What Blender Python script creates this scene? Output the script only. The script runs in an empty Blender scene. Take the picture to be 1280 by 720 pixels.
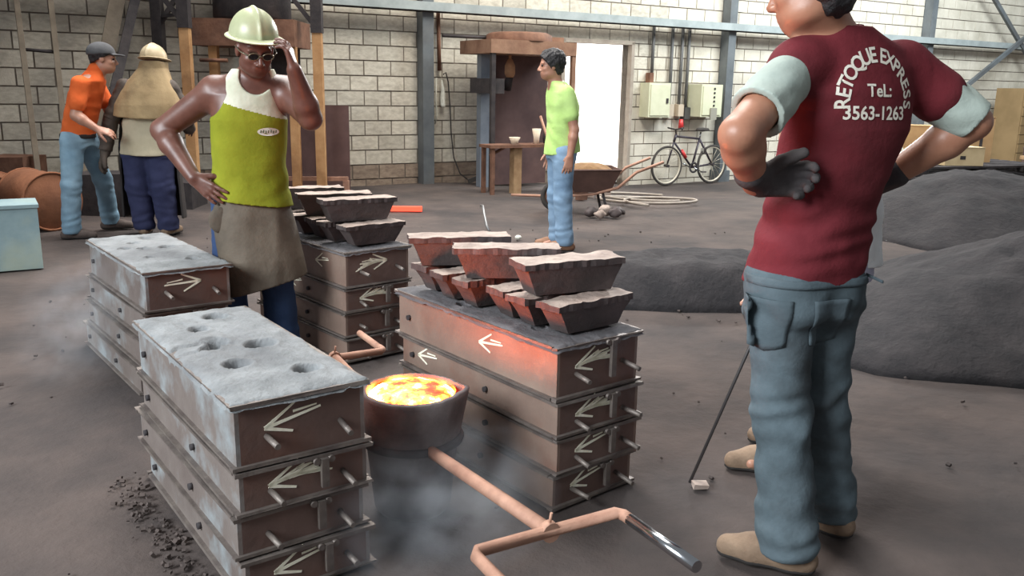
import bpy, bmesh, math, random
import numpy as np
from mathutils import Vector, Matrix, noise
from mathutils.bvhtree import BVHTree

random.seed(7)
SC = bpy.context.scene
COL = SC.collection
PI = math.pi

# ------------------------------------------------------------------ camera
cam_data = bpy.data.cameras.new('camera')
cam = bpy.data.objects.new('camera', cam_data)
COL.objects.link(cam)
cam_data.sensor_width = 36.0
cam_data.lens = 1080.0 / 1280.0 * 36.0
cam_data.clip_start = 0.05
cam_data.clip_end = 400
_p = math.atan(252 / 1080.0)
_roll = 0.018
_f = Vector((0, math.cos(_p), -math.sin(_p)))
_r0 = Vector((1, 0, 0))
_u0 = _r0.cross(_f)
_r = math.cos(_roll) * _r0 + math.sin(_roll) * _u0
_u = -math.sin(_roll) * _r0 + math.cos(_roll) * _u0
cam.matrix_world = Matrix(((_r.x, _u.x, -_f.x, 0), (_r.y, _u.y, -_f.y, 0), (_r.z, _u.z, -_f.z, 1.40), (0, 0, 0, 1)))
SC.camera = cam

# ------------------------------------------------------------------ light
SC.view_settings.view_transform = 'Standard'
SC.view_settings.look = 'None'
SC.view_settings.gamma = 1.0
SC.view_settings.use_curve_mapping = False
SC.view_settings.exposure = 0.38
world = bpy.data.worlds.new('overcast_sky')
SC.world = world
world.use_nodes = True
world.node_tree.nodes['Background'].inputs[0].default_value = (0.90, 0.95, 1.0, 1)
world.node_tree.nodes['Background'].inputs[1].default_value = 0.20


def area_light(name, loc, target, sx, sy, power, color, spread=180):
    d = bpy.data.lights.new(name, 'AREA')
    d.shape = 'RECTANGLE'
    d.size, d.size_y = sx, sy
    d.energy = power
    d.color = color
    d.spread = math.radians(spread)
    o = bpy.data.objects.new(name, d)
    COL.objects.link(o)
    o.location = loc
    o.rotation_euler = (Vector(target) - Vector(loc)).to_track_quat('-Z', 'Y').to_euler()
    return o


# the open side of the hall (left of and behind the camera) and the roof lights
area_light('open_side_daylight', (-6.0, -2.0, 4.5), (-0.6, 3.2, 0.3), 5, 3, 200, (0.88, 0.95, 1.0), 75)
area_light('roof_light', (-1.6, 7.4, 6.5), (-0.9, 6.0, 0), 3, 6, 330, (1.0, 0.98, 0.95), 115)
area_light('roof_light', (8.0, 12.5, 6.5), (6.9, 17.3, 2.8), 7, 2, 900, (0.88, 0.97, 1.0))
area_light('roof_light', (1.2, 10.0, 6.5), (1.9, 14.0, 1.4), 4, 2, 330, (1.0, 0.95, 0.86))
area_light('yard_daylight', (3.3, 16.9, 5.5), (1.7, 15.4, 0.3), 2.5, 1.2, 1500, (1, 1, 1))


# ------------------------------------------------------------------ materials
MATS = {}


def mat(name, c1, c2=None, rough=0.8, metal=0.0, scale=6.0, detail=6.0, bump=0.0, bscale=None, c3=None, c3amt=0.5,
        rnd=0.0, contrast=(0.35, 0.65), emit=None, coord='Object', spec=0.5, c3scale=None):
    if name in MATS:
        return MATS[name]
    m = bpy.data.materials.new(name)
    m.use_nodes = True
    nt = m.node_tree
    N, L = nt.nodes, nt.links
    b = N['Principled BSDF']
    b.inputs['Roughness'].default_value = rough
    b.inputs['Metallic'].default_value = metal
    b.inputs['Specular IOR Level'].default_value = spec
    tc = N.new('ShaderNodeTexCoord')
    vec = tc.outputs[coord]
    if rnd:
        oi = N.new('ShaderNodeObjectInfo')
        ad = N.new('ShaderNodeVectorMath')
        ad.operation = 'MULTIPLY_ADD'
        cmb = N.new('ShaderNodeCombineXYZ')
        for i in range(3):
            L.new(oi.outputs['Random'], cmb.inputs[i])
        ad.inputs[1].default_value = (1, 1, 1)
        mu = N.new('ShaderNodeVectorMath')
        mu.operation = 'SCALE'
        mu.inputs['Scale'].default_value = 37.0
        L.new(cmb.outputs[0], mu.inputs[0])
        L.new(vec, ad.inputs[0])
        L.new(mu.outputs[0], ad.inputs[2])
        vec = ad.outputs[0]

    def noise_node(sc, det):
        n = N.new('ShaderNodeTexNoise')
        n.inputs['Scale'].default_value = sc
        n.inputs['Detail'].default_value = det
        n.inputs['Roughness'].default_value = 0.62
        L.new(vec, n.inputs['Vector'])
        return n

    def ramp(n, lo, hi):
        r = N.new('ShaderNodeMapRange')
        r.inputs['From Min'].default_value = lo
        r.inputs['From Max'].default_value = hi
        L.new(n.outputs['Fac'], r.inputs['Value'])
        return r.outputs[0]

    def mix(a, bcol, f):
        x = N.new('ShaderNodeMix')
        x.data_type = 'RGBA'
        if isinstance(f, float):
            x.inputs[0].default_value = f
        else:
            L.new(f, x.inputs[0])
        for k, v in ((6, a), (7, bcol)):
            if isinstance(v, tuple):
                x.inputs[k].default_value = (*v, 1)
            else:
                L.new(v, x.inputs[k])
        return x.outputs[2]

    col = c1
    if c2:
        col = mix(c1, c2, ramp(noise_node(scale, detail), *contrast))
    if c3:
        n3 = noise_node(c3scale or scale * 0.37, 5.0)
        mm = N.new('ShaderNodeMath')
        mm.operation = 'MULTIPLY'
        mm.use_clamp = True
        L.new(ramp(n3, 0.5, 0.68), mm.inputs[0])
        mm.inputs[1].default_value = c3amt
        col = mix(col, c3, mm.outputs[0])
    if rnd:
        hs = N.new('ShaderNodeHueSaturation')
        mr = N.new('ShaderNodeMapRange')
        mr.inputs['To Min'].default_value = 1 - rnd
        mr.inputs['To Max'].default_value = 1 + rnd
        L.new(oi.outputs['Random'], mr.inputs['Value'])
        L.new(mr.outputs[0], hs.inputs['Value'])
        if isinstance(col, tuple):
            hs.inputs['Color'].default_value = (*col, 1)
        else:
            L.new(col, hs.inputs['Color'])
        col = hs.outputs[0]
    if isinstance(col, tuple):
        b.inputs['Base Color'].default_value = (*col, 1)
    else:
        L.new(col, b.inputs['Base Color'])
    if bump:
        bn = noise_node(bscale or scale * 4, 8.0)
        bp = N.new('ShaderNodeBump')
        bp.inputs['Strength'].default_value = bump
        bp.inputs['Distance'].default_value = 0.02
        L.new(bn.outputs['Fac'], bp.inputs['Height'])
        L.new(bp.outputs[0], b.inputs['Normal'])
    if emit:
        b.inputs['Emission Color'].default_value = (*emit[0], 1)
        b.inputs['Emission Strength'].default_value = emit[1]
    MATS[name] = m
    return m


def srgb(r, g, b):
    return tuple(((c / 255 / 12.92) if c / 255 <= 0.04045 else ((c / 255 + 0.055) / 1.055) ** 2.4) for c in (r, g, b))


M_floor = mat('packed_foundry_soil', srgb(62, 55, 53), srgb(88, 76, 71), 0.95, scale=1.3, detail=10, bump=0.7, bscale=9,
              c3=srgb(44, 40, 41), c3amt=0.7, coord='Object', c3scale=0.7)
M_sand = mat('black_moulding_sand', srgb(42, 40, 42), srgb(58, 54, 55), 0.97, scale=5, detail=10, bump=0.8, bscale=22)
M_block = mat('concrete_block', srgb(196, 188, 172), srgb(218, 211, 196), 0.92, scale=5, bump=0.35, bscale=40, rnd=0.13,
              c3=srgb(150, 140, 126), c3amt=0.35, c3scale=2.2)
M_blockjoin = mat('concrete_block_far', srgb(192, 184, 168), srgb(220, 212, 197), 0.92, scale=2.1, bump=0.35, bscale=40)
M_mortar = mat('mortar', srgb(116, 106, 97), srgb(136, 126, 116), 0.95, scale=8, bump=0.3)
M_steel = mat('painted_blue_grey_steel', srgb(92, 97, 101), srgb(112, 117, 120), 0.6, 0.1, scale=3, c3=srgb(90, 80, 72), c3amt=0.4)
M_beam = mat('pale_galvanised_steel', srgb(158, 166, 166), srgb(180, 188, 187), 0.45, 0.2, scale=4)
M_rust = mat('rusted_steel', srgb(112, 78, 62), srgb(140, 102, 82), 0.8, 0.25, scale=7, c3=srgb(80, 62, 56), c3amt=0.6, bump=0.25)
M_rustbar = mat('rusty_pipe', srgb(166, 124, 104), srgb(190, 148, 126), 0.7, 0.25, scale=9, c3=srgb(120, 84, 70), c3amt=0.6, bump=0.2)
M_dark = mat('sooty_iron', srgb(54, 50, 52), srgb(74, 68, 68), 0.8, 0.3, scale=8, bump=0.2)
M_flask = mat('weathered_flask_plate', srgb(118, 97, 87), srgb(146, 126, 113), 0.5, 0.10, scale=3.2, detail=9, bump=0.22, bscale=16,
              c3=srgb(122, 84, 70), c3amt=0.6, rnd=0.05, contrast=(0.3, 0.7), c3scale=2.4)
M_flask_dusty = mat('ash_dusted_flask_plate', srgb(112, 100, 95), srgb(138, 128, 122), 0.5, 0.3, scale=3.2, detail=9, bump=0.22, bscale=16,
                    c3=srgb(168, 178, 182), c3amt=0.85, rnd=0.05, contrast=(0.3, 0.7), c3scale=3.4)
M_flask_end = mat('rusty_shaded_flask_end_plate', srgb(96, 76, 70), srgb(116, 94, 86), 0.55, 0.25, scale=3.2, detail=9, bump=0.22, bscale=16,
                  c3=srgb(112, 74, 60), c3amt=0.6, rnd=0.05, contrast=(0.3, 0.7), c3scale=2.4)  # rust, plus the shade of the ends away from the daylight, in the colour
M_flaskedge = mat('flask_flange_steel', srgb(104, 94, 90), srgb(134, 124, 116), 0.5, 0.4, scale=9, c3=srgb(66, 58, 56), c3amt=0.6, bump=0.25)
M_pale_sand = mat('pale_set_sand', srgb(114, 116, 117), srgb(148, 150, 151), 0.95, scale=6, detail=10, bump=0.6, bscale=30,
                  c3=srgb(96, 96, 98), c3amt=0.6)
M_dark_sand = mat('dark_set_sand', srgb(84, 82, 84), srgb(104, 100, 102), 0.95, scale=6, detail=10, bump=0.5, bscale=30)
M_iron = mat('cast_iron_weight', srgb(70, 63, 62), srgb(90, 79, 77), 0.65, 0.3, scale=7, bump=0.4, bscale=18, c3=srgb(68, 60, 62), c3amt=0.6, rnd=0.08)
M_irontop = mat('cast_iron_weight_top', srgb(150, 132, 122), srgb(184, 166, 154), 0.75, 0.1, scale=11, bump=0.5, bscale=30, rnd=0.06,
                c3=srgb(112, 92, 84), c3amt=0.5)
M_chalk = mat('chalk', srgb(232, 226, 200), srgb(255, 250, 230), 0.95, scale=30)
M_chrome = mat('polished_pipe', srgb(190, 192, 196), None, 0.18, 1.0)
M_wood = mat('raw_timber', srgb(150, 118, 86), srgb(178, 146, 110), 0.8, scale=7, bump=0.2)


# ------------------------------------------------------------------ object helpers
def link(o, parent=None):
    COL.objects.link(o)
    if parent is not None:
        o.parent = parent
    return o


def tag(o, label=None, cat=None, group=None, kind=None):
    if label: o['label'] = label
    if cat: o['category'] = cat
    if group: o['group'] = group
    if kind: o['kind'] = kind
    return o


def empty(name, loc=(0, 0, 0), rz=0.0, label=None, cat=None, group=None):
    o = bpy.data.objects.new(name, None)
    o.empty_display_size = 0.1
    COL.objects.link(o)
    o.location = loc
    o.rotation_euler = (0, 0, rz)
    return tag(o, label, cat, group)


class MB:
    """collects simple shapes and links them as one mesh"""

    def __init__(s):
        s.bm = bmesh.new()

    def _add(s, verts, faces, mi=0):
        vs = [s.bm.verts.new(v) for v in verts]
        for f in faces:
            try:
                fc = s.bm.faces.new([vs[i] for i in f])
                fc.material_index = mi
            except ValueError:
                pass
        return vs

    def box(s, lo, hi, M=None, mi=0):
        x0, y0, z0 = lo
        x1, y1, z1 = hi
        v = [Vector(p) for p in ((x0, y0, z0), (x1, y0, z0), (x1, y1, z0), (x0, y1, z0), (x0, y0, z1), (x1, y0, z1), (x1, y1, z1), (x0, y1, z1))]
        if M is not None: v = [M @ p for p in v]
        s._add(v, ((0, 3, 2, 1), (4, 5, 6, 7), (0, 1, 5, 4), (1, 2, 6, 5), (2, 3, 7, 6), (3, 0, 4, 7)), mi)
        return s

    def bar(s, a, b, w, t=None, up=(0, 0, 1), mi=0):
        """rectangular bar from a to b"""
        a, b = Vector(a), Vector(b)
        t = t or w
        d = (b - a).normalized()
        upv = Vector(up)
        if abs(d.dot(upv)) > 0.98: upv = Vector((0, 1, 0))
        x = d.cross(upv).normalized()
        y = x.cross(d)
        v = []
        for p in (a, b):
            for i, j in ((-1, -1), (1, -1), (1, 1), (-1, 1)):
                v.append(p + x * i * w / 2 + y * j * t / 2)
        s._add(v, ((0, 3, 2, 1), (4, 5, 6, 7), (0, 1, 5, 4), (1, 2, 6, 5), (2, 3, 7, 6), (3, 0, 4, 7)), mi)
        return s

    def tube(s, pts, r, n=10, closed=False, cap=True, mi=0):
        pts = [Vector(p) for p in pts]
        m = len(pts)
        rs = r if isinstance(r, (list, tuple)) else [r] * m
        rings = []
        ref = None
        for i, p in enumerate(pts):
            if closed:
                t = pts[(i + 1) % m] - pts[i - 1]
            else:
                t = pts[min(i + 1, m - 1)] - pts[max(i - 1, 0)]
            t.normalize()
            if ref is None:
                ref = Vector((0, 0, 1)) if abs(t.z) < 0.9 else Vector((1, 0, 0))
            x = t.cross(ref).normalized()
            y = x.cross(t).normalized()
            ref = y
            rings.append([s.bm.verts.new(p + (x * math.cos(2 * PI * k / n) + y * math.sin(2 * PI * k / n)) * rs[i]) for k in range(n)])
        for i in range(m if closed else m - 1):
            A, B = rings[i], rings[(i + 1) % m]
            for k in range(n):
                f = s.bm.faces.new((A[k], A[(k + 1) % n], B[(k + 1) % n], B[k]))
                f.smooth = True
                f.material_index = mi
        if cap and not closed:
            s.bm.faces.new(rings[0][::-1]).material_index = mi
            s.bm.faces.new(rings[-1]).material_index = mi
        return s

    def lathe(s, prof, n=32, M=None, mi=0, arc=2 * PI):
        """profile of (radius, z) about z"""
        rings = []
        for r, z in prof:
            ring = []
            for k in range(n):
                a = arc * k / n
                p = Vector((r * math.cos(a), r * math.sin(a), z))
                ring.append(s.bm.verts.new(M @ p if M is not None else p))
            rings.append(ring)
        for i in range(len(rings) - 1):
            for k in range(n):
                try:
                    f = s.bm.faces.new((rings[i][k], rings[i][(k + 1) % n], rings[i + 1][(k + 1) % n], rings[i + 1][k]))
                    f.smooth = True
                    f.material_index = mi
                except ValueError:
                    pass
        return s

    def disc(s, c, r, n=24, M=None, mi=0):
        v = [Vector((c[0] + r * math.cos(2 * PI * k / n), c[1] + r * math.sin(2 * PI * k / n), c[2])) for k in range(n)]
        if M is not None: v = [M @ p for p in v]
        s._add(v, (tuple(range(n)),), mi)
        return s

    def prism(s, poly, t, M=None, mi=0):
        """polygon in xy extruded by t along z"""
        n = len(poly)
        v = [Vector((x, y, 0)) for x, y in poly] + [Vector((x, y, t)) for x, y in poly]
        if M is not None: v = [M @ p for p in v]
        f = [tuple(range(n - 1, -1, -1)), tuple(range(n, 2 * n))] + [(i, (i + 1) % n, n + (i + 1) % n, n + i) for i in range(n)]
        s._add(v, f, mi)
        return s

    def build(s, name, material, parent=None, bevel=0.0, smooth=False, jitter=0.0, loc=None, rz=None):
        if bevel:
            try:
                bmesh.ops.bevel(s.bm, geom=[e for e in s.bm.edges if len(e.link_faces) == 2 and e.calc_face_angle(0) > 0.6], offset=bevel, segments=1, affect='EDGES')
            except Exception:
                pass
        if jitter:
            for v in s.bm.verts:
                v.co += Vector((random.uniform(-1, 1), random.uniform(-1, 1), random.uniform(-1, 1))) * jitter
        bmesh.ops.recalc_face_normals(s.bm, faces=s.bm.faces)
        me = bpy.data.meshes.new(name)
        s.bm.to_mesh(me)
        s.bm.free()
        for m in (material if isinstance(material, (list, tuple)) else [material]):
            me.materials.append(m)
        if smooth:
            for p in me.polygons: p.use_smooth = True
        o = bpy.data.objects.new(name, me)
        if loc is not None: o.location = loc
        if rz is not None: o.rotation_euler = (0, 0, rz)
        return link(o, parent)


def copy_tree(o, parent=None):
    c = o.copy()
    COL.objects.link(c)
    c.parent = parent
    for ch in [x for x in bpy.data.objects if x.parent == o]:
        copy_tree(ch, c)
    return c


def struct(o):
    o['kind'] = 'structure'
    return o


def smooth01(t):
    t = max(0.0, min(1.0, t))
    return t * t * (3 - 2 * t)


# ------------------------------------------------------------------ the wall frame: s runs along the wall, out = towards the room
WTH = math.radians(31)
WP = Vector((-1.336, 12.74, 0))
WD = Vector((math.cos(WTH), math.sin(WTH), 0))
WN = Vector((math.sin(WTH), -math.cos(WTH), 0))


def wl(s_, out, z):
    return WP + WD * s_ + WN * out + Vector((0, 0, z))


def floor_z(x, y):
    v = Vector((x, y, 0)) - WP
    s_ = v.dot(WD)
    o_ = v.dot(WN)
    z = -0.19 * smooth01(s_ / 4.2) * smooth01((4.4 - o_) / 3.0)
    return z


# floor: trodden soil, a heightfield
bm = bmesh.new()
nx, ny = 150, 170
X0, X1, Y0, Y1 = -11.0, 19.0, -2.5, 27.0
grid = []
for j in range(ny + 1):
    row = []
    for i in range(nx + 1):
        x = X0 + (X1 - X0) * i / nx
        y = Y0 + (Y1 - Y0) * (j / ny)
        n = noise.fractal(Vector((x * 0.9, y * 0.9, 0)), 1.0, 2.0, 4)
        z = floor_z(x, y) + 0.016 * n - 0.012
        row.append(bm.verts.new((x, y, min(z, 0.004 + floor_z(x, y)))))
    grid.append(row)
for j in range(ny):
    for i in range(nx):
        f = bm.faces.new((grid[j][i], grid[j][i + 1], grid[j + 1][i + 1], grid[j + 1][i]))
        f.smooth = True
me = bpy.data.meshes.new('floor')
bm.to_mesh(me)
bm.free()
me.materials.append(M_floor)
struct(link(bpy.data.objects.new('floor', me)))

# back wall: mortar core with a door opening, every block set proud of it
S0, S1, ZT, ZB = -9.0, 19.0, 4.6, -0.3
D0, D1, DT = 2.40, 3.70, 2.09
wb = MB()
wb.box((S0, 0.012, ZB), (D0, 0.16, ZT)).box((D1, 0.012, ZB), (S1, 0.16, ZT)).box((D0, 0.012, DT), (D1, 0.16, ZT))
wall = struct(wb.build('wall_back', M_mortar, loc=WP, rz=WTH))
bw, bh, gap = 0.40, 0.204, 0.018
bmb = MB()
bmb.box((-0.5, 0.0, -0.5), (0.5, 1.0, 0.5))
_b = bmb.build('block', M_block, bevel=0.0)
M_block_st = mat('soot_stained_block', srgb(134, 116, 102), srgb(166, 148, 130), 0.92, scale=4, bump=0.35, bscale=40, rnd=0.10)
stained_mesh = _b.data.copy()
stained_mesh.materials[0] = M_block_st
block_mesh = _b.data
bpy.data.objects.remove(_b)
specs = []
k0 = -2
for k in range(k0, 23):
    z0 = 0.08 + bh * k
    ph = 0.11 if k % 2 == 0 else 0.31
    i0 = int((S0 - ph) / bw)
    for i in range(i0, int((S1 - ph) / bw)):
        a, b = ph + i * bw, ph + (i + 1) * bw
        pieces = [(a, b)]
        if z0 + bh / 2 < DT:
            if b <= D0 or a >= D1: pass
            else:
                pieces = []
                if a < D0 - 0.04: pieces.append((a, D0))
                if b > D1 + 0.04: pieces.append((D1, b))
        for (p, q) in pieces:
            zt = z0 + bh
            if z0 < DT < zt and p < D1 and q > D0: continue
            specs.append((p + gap / 2, q - gap / 2, z0 + gap / 2, zt - gap / 2))


def in_view(s_, z):
    v = wl(s_, 0, z) - Vector((0, 0, 1.4))
    d = v.dot(_f)
    x, y = 640 + 1080 * v.dot(_r) / d, 360 - 1080 * v.dot(_u) / d
    return (-5 < x < 1285 and -5 < y < 720), d


ranked = []
for sp in specs:
    ok, d = in_view((sp[0] + sp[1]) / 2, (sp[2] + sp[3]) / 2)
    ranked.append((0 if ok else 1, d, sp))
ranked.sort()
rest = MB()
for n_, (flag, d, (p, q, z0, z1)) in enumerate(ranked):
    pr_ = random.uniform(-0.004, 0.004)
    if n_ < 300:
        o = bpy.data.objects.new('block', stained_mesh if z1 < 0.34 + (0.2 if p > 3.6 else 0) else block_mesh)
        o.location = ((p + q) / 2, pr_, (z0 + z1) / 2)
        o.scale = (q - p, 0.05, z1 - z0)
        link(o, wall)
    elif flag == 0 or d < 40:
        rest.box((p, pr_, z0), (q, 0.05, z1))
tag(rest.build('distant_blocks', M_blockjoin, wall), kind='stuff')

# steel columns, the long rail and the braces of the shed
for i, s_ in enumerate((-5.75, 0.0, 5.80, 11.36, 16.9)):
    c = MB()
    w = 0.085
    c.box((s_ - w, -0.20, ZB), (s_ + w, -0.185, ZT)).box((s_ - w, -0.02, ZB), (s_ + w, -0.005, ZT)).box((s_ - 0.012, -0.19, ZB), (s_ + 0.012, -0.01, ZT))
    c.box((s_ - w, -0.19, ZB), (s_ - w + 0.012, -0.01, ZT))
    c.box((s_ - 0.13, -0.24, -0.24), (s_ + 0.13, -0.0, -0.0 - 0.01 * (i < 2)))
    struct(c.build('trim_%d' % (i + 1), M_steel, loc=WP, rz=WTH))
r = MB()
r.box((S0, -0.30, 2.50), (S1, -0.21, 2.515)).box((S0, -0.30, 2.40), (S1, -0.288, 2.50)).box((S0, -0.222, 2.40), (S1, -0.21, 2.50))
struct(r.build('trim_6', M_beam, loc=WP, rz=WTH))
r = MB()
r.box((S0, -0.205, 2.385), (S1, -0.16, 2.50))
struct(r.build('trim_7', M_dark, loc=WP, rz=WTH))
for i, (a, b) in enumerate((((11.9, -0.30, 4.3), (14.9, -0.30, 2.15)), ((16.8, -0.36, 3.95), (12.0, -0.36, 1.3)))):
    r = MB()
    r.bar(a, b, 0.06, 0.09)
    struct(r.build('trim_%d' % (8 + i), M_steel, loc=WP, rz=WTH))
# door frame and the yard outside
r = MB()
r.bar((D0 - 0.03, 0.03, -0.2), (D0 - 0.03, 0.03, DT + 0.04), 0.06, 0.24).bar((D1 + 0.03, 0.03, -0.25), (D1 + 0.03, 0.03, DT + 0.04), 0.06, 0.24)
r.bar((D0 - 0.06, 0.03, DT + 0.03), (D1 + 0.06, 0.03, DT + 0.03), 0.24, 0.06)
door = struct(r.build('door_1', mat('worn_door_frame', srgb(150, 138, 126), srgb(172, 160, 146), 0.8, scale=5), loc=WP, rz=WTH))
M_yard = mat('blown_out_yard_white', srgb(246, 246, 242), srgb(252, 252, 250), 0.9, scale=2)  # near-white colour stands in for the blown-out daylight beyond the door
r = MB()
r.box((-1.5, 1.9, -0.5), (10.5, 2.1, 3.6))
struct(r.build('wall_yard', M_yard, loc=WP, rz=WTH))
r = MB()
r.box((-1.5, 0.17, -0.16), (10.5, 1.9, -0.12))
struct(r.build('floor_yard', M_yard, loc=WP, rz=WTH))

# ------------------------------------------------------------------ moulding flasks
FL, FW = 0.99, 0.375            # length, width of a flask


def arrow_mesh(mb, ox, oz, sc, flip, y, fill=False, lean=0.12):
    """hand-drawn chalk arrow in the xz plane at depth y; points to -x unless flip"""
    def st(p, q, w=0.007):
        (x0, z0), (x1, z1) = p, q
        d = math.hypot(x1 - x0, z1 - z0)
        nx_, nz_ = -(z1 - z0) / d * w / 2, (x1 - x0) / d * w / 2
        pts = [(x0 + nx_, z0 + nz_), (x1 + nx_ * 0.6, z1 + nz_ * 0.6), (x1 - nx_ * 0.6, z1 - nz_ * 0.6), (x0 - nx_, z0 - nz_)]
        v = []
        for a, b in pts:
            a, b = a * sc, b * sc
            if flip: a = -a
            v.append((ox + a, y, oz + b + a * lean))
        v2 = [(a, y - 0.0015, b) for a, y, b in v]
        mb._add([Vector(q) for q in v + v2], ((0, 1, 2, 3), (7, 6, 5, 4), (0, 4, 5, 1), (1, 5, 6, 2), (2, 6, 7, 3), (3, 7, 4, 0)))
    st((-0.07, 0), (0.07, 0.012), 0.009)
    st((-0.07, 0), (0.005, 0.042), 0.009)
    st((-0.07, 0), (-0.002, -0.028), 0.009)
    st((0.0, 0.02), (0.06, 0.02), 0.006)
    if fill:
        for k in range(7):
            st((-0.05 + 0.01 * k, 0.002), (0.02 + 0.012 * k, 0.026 - 0.007 * k), 0.007)


def make_flask(h, arrow=None, side_arrow=None, sand=None, seed=0, pins=True, bar=True, crack=False):
    """one flask; origin at its base corner nearest to the ladle aisle: x runs along the end, y along the length"""
    rnd = random.Random(seed)
    root = empty('moulding_flask')
    t = 0.012
    for x0 in (0, FW - t):
        mb = MB()
        mb.box((x0, 0, 0.008), (x0 + t, FL, h - 0.008))
        mb.build('side_panel', M_flask_dusty if seed < 30 else M_flask, root, bevel=0.002)
    for y0 in (0.0, FL - t):
        mb = MB()
        mb.box((t, y0, 0.008), (FW - t, y0 + t, h - 0.008))
        mb.build('end_panel', M_flask_end, root, bevel=0.002)
    for z0 in (0.003, h - 0.0125):
        mb = MB()
        e = 0.014
        mb.box((-e, -e, z0), (FW + e, 0.012, z0 + 0.009)).box((-e, FL - 0.012, z0), (FW + e, FL + e, z0 + 0.009))
        mb.box((-e, 0.012, z0), (0.012, FL - 0.012, z0 + 0.009)).box((FW - 0.012, 0.012, z0), (FW + e, FL - 0.012, z0 + 0.009))
        mb.build('flange', M_flaskedge, root, jitter=0.0025)
    if pins:
        for x in (0.085, FW - 0.075):
            for y, s_ in ((0, -1), (FL, 1)):
                mb = MB()
                z = h * 0.42 + rnd.uniform(-0.01, 0.01)
                ln = rnd.uniform(0.065, 0.10)
                mb.tube([(x, y, z), (x + rnd.uniform(-.006, .006), y + s_ * ln, z - rnd.uniform(0, 0.014))], 0.0085, 10)
                mb.build('handle_pin', M_flaskedge, root)
    if bar:
        mb = MB()
        xx = FW * 0.63
        mb.box((xx - 0.011, -0.028, h * 0.25), (xx + 0.011, -0.015, h - 0.012)).tube([(xx - 0.022, -0.002, h - 0.018), (xx - 0.022, -0.024, h - 0.018)], 0.010, 8).tube([(xx + 0.022, -0.002, h - 0.018), (xx + 0.022, -0.024, h - 0.018)], 0.010, 8)
        mb.build('clamp_bar', M_flaskedge, root, bevel=0.003)
    for yy in ((FL - 0.08,) if sand else (0.40, FL - 0.08)):
        mb = MB()
        mb.tube([(0.002, yy, h * 0.45), (-0.012, yy, h * 0.45)], 0.011, 8)
        mb.build('bolt', M_dark, root)
    if arrow:
        mb = MB()
        arrow_mesh(mb, FW * 0.43, h * 0.60, 1.15, arrow < 0, -0.0008, fill=abs(arrow) > 1)
        mb.build('chalk_arrow', M_chalk, root)
    if side_arrow:
        mb = MB()
        arrow_mesh(mb, 0, 0, 1.0, False, 0, lean=0.05)
        o = mb.build('chalk_arrow', M_chalk, root)
        # stand it on the long side panel
        o.rotation_euler = (0, 0, -PI / 2)
        o.location = (-0.0008, side_arrow, h * 0.55)
    if sand:
        holes, m, bulge = sand
        bm = bmesh.new()
        na, nb = 48, 110
        g = []
        for j in range(nb + 1):
            row = []
            for i in range(na + 1):
                x = -0.017 + (FW + 0.034) * i / na
                y = -0.017 + (FL + 0.034) * j / nb
                ex = min(x + 0.017, FW + 0.017 - x, y + 0.017, FL + 0.017 - y) + 0.007 * noise.noise(Vector((x * 30, y * 30, seed)))
                z = h + bulge * smooth01(ex / 0.05) + 0.006 * noise.fractal(Vector((x * 9, y * 9, seed)), 1, 2, 4)
                z -= 0.020 * (1 - smooth01(ex / 0.012))
                if crack:
                    dcr = abs((y - 0.60) - 0.35 * (x - 0.15) - 0.01 * math.sin(x * 60))
                    if x < 0.16: z -= 0.014 * (1 - smooth01(dcr / 0.014))
                    dcr = abs((y - 0.52) - 0.25 * (x - 0.15))
                    if x < 0.18: z -= 0.010 * (1 - smooth01(dcr / 0.012))
                for (hx, hy, hr) in [(a_, b_, c_ * 1.15) for a_, b_, c_ in holes]:
                    dd = math.hypot(x - hx, y - hy)
                    z -= 0.05 * (1 - smooth01((dd - hr * 0.72) / (hr * 0.42))) - 0.005 * math.exp(-((dd - hr * 1.25) / (hr * 0.2)) ** 2)
                row.append(bm.verts.new((x, y, z)))
            g.append(row)
        for j in range(nb):
            for i in range(na):
                f = bm.faces.new((g[j][i], g[j][i + 1], g[j + 1][i + 1], g[j + 1][i]))
                f.smooth = True
        me = bpy.data.meshes.new('sand_mould')
        bm.to_mesh(me)
        bm.free()
        me.materials.append(m)
        link(bpy.data.objects.new('sand_mould', me), root)
    else:
        mb = MB()
        mb.box((t, t, 0.004), (FW - t, FL - t, h - 0.004))
        mb.build('sand_mould', M_dark_sand, root)
    return root


H_TOP, H_LOW = 0.19, 0.13
holes_a = [(0.27, 0.15, 0.034), (0.115, 0.30, 0.034), (0.245, 0.46, 0.040), (0.135, 0.55, 0.030), (0.10, 0.50, 0.024), (0.135, 0.735, 0.026), (0.23, 0.86, 0.034)]
holes_b = [(0.27, 0.17, 0.026), (0.11, 0.30, 0.020), (0.255, 0.52, 0.030), (0.15, 0.54, 0.024), (0.07, 0.58, 0.024), (0.15, 0.72, 0.022), (0.24, 0.85, 0.026)]
holes_c = [(0.075, 0.62, 0.028), (0.09, 0.20, 0.02)]
STACKS = [
    # name of the stack for its labels, corner, azimuth of the length, top sand, arrows from the top down, side arrows
    ('pale-topped stack with cracked sand mould', (-0.722, 2.122), -36.5, (holes_a, M_pale_sand, 0.006), (1, 2, 0, 1), (0, 0, 0, 0), 10, True),
    ('pale-topped stack beside the hard-hat man', (-1.612, 3.695), -38.5, (holes_b, M_pale_sand, 0.003), (-1, 0, 0, 0), (0, 0, 0, 0), 20, False),
    ('weighted stack lit orange by the ladle', (0.152, 2.690), -38.5, (holes_c, M_dark_sand, 0.002), (2, 2, 1, 1), (0.36, 0.80, 0, 0), 30, False),
    ('weighted stack behind the hard-hat man', (-0.835, 4.240), -41.0, (holes_c, M_dark_sand, 0.002), (-2, 2, 0, 0), (0.24, 0.55, 0, 0), 40, False),
]
ORD = ('topmost', 'second from the top', 'third from the top', 'lowest')
stack_frames = []
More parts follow.
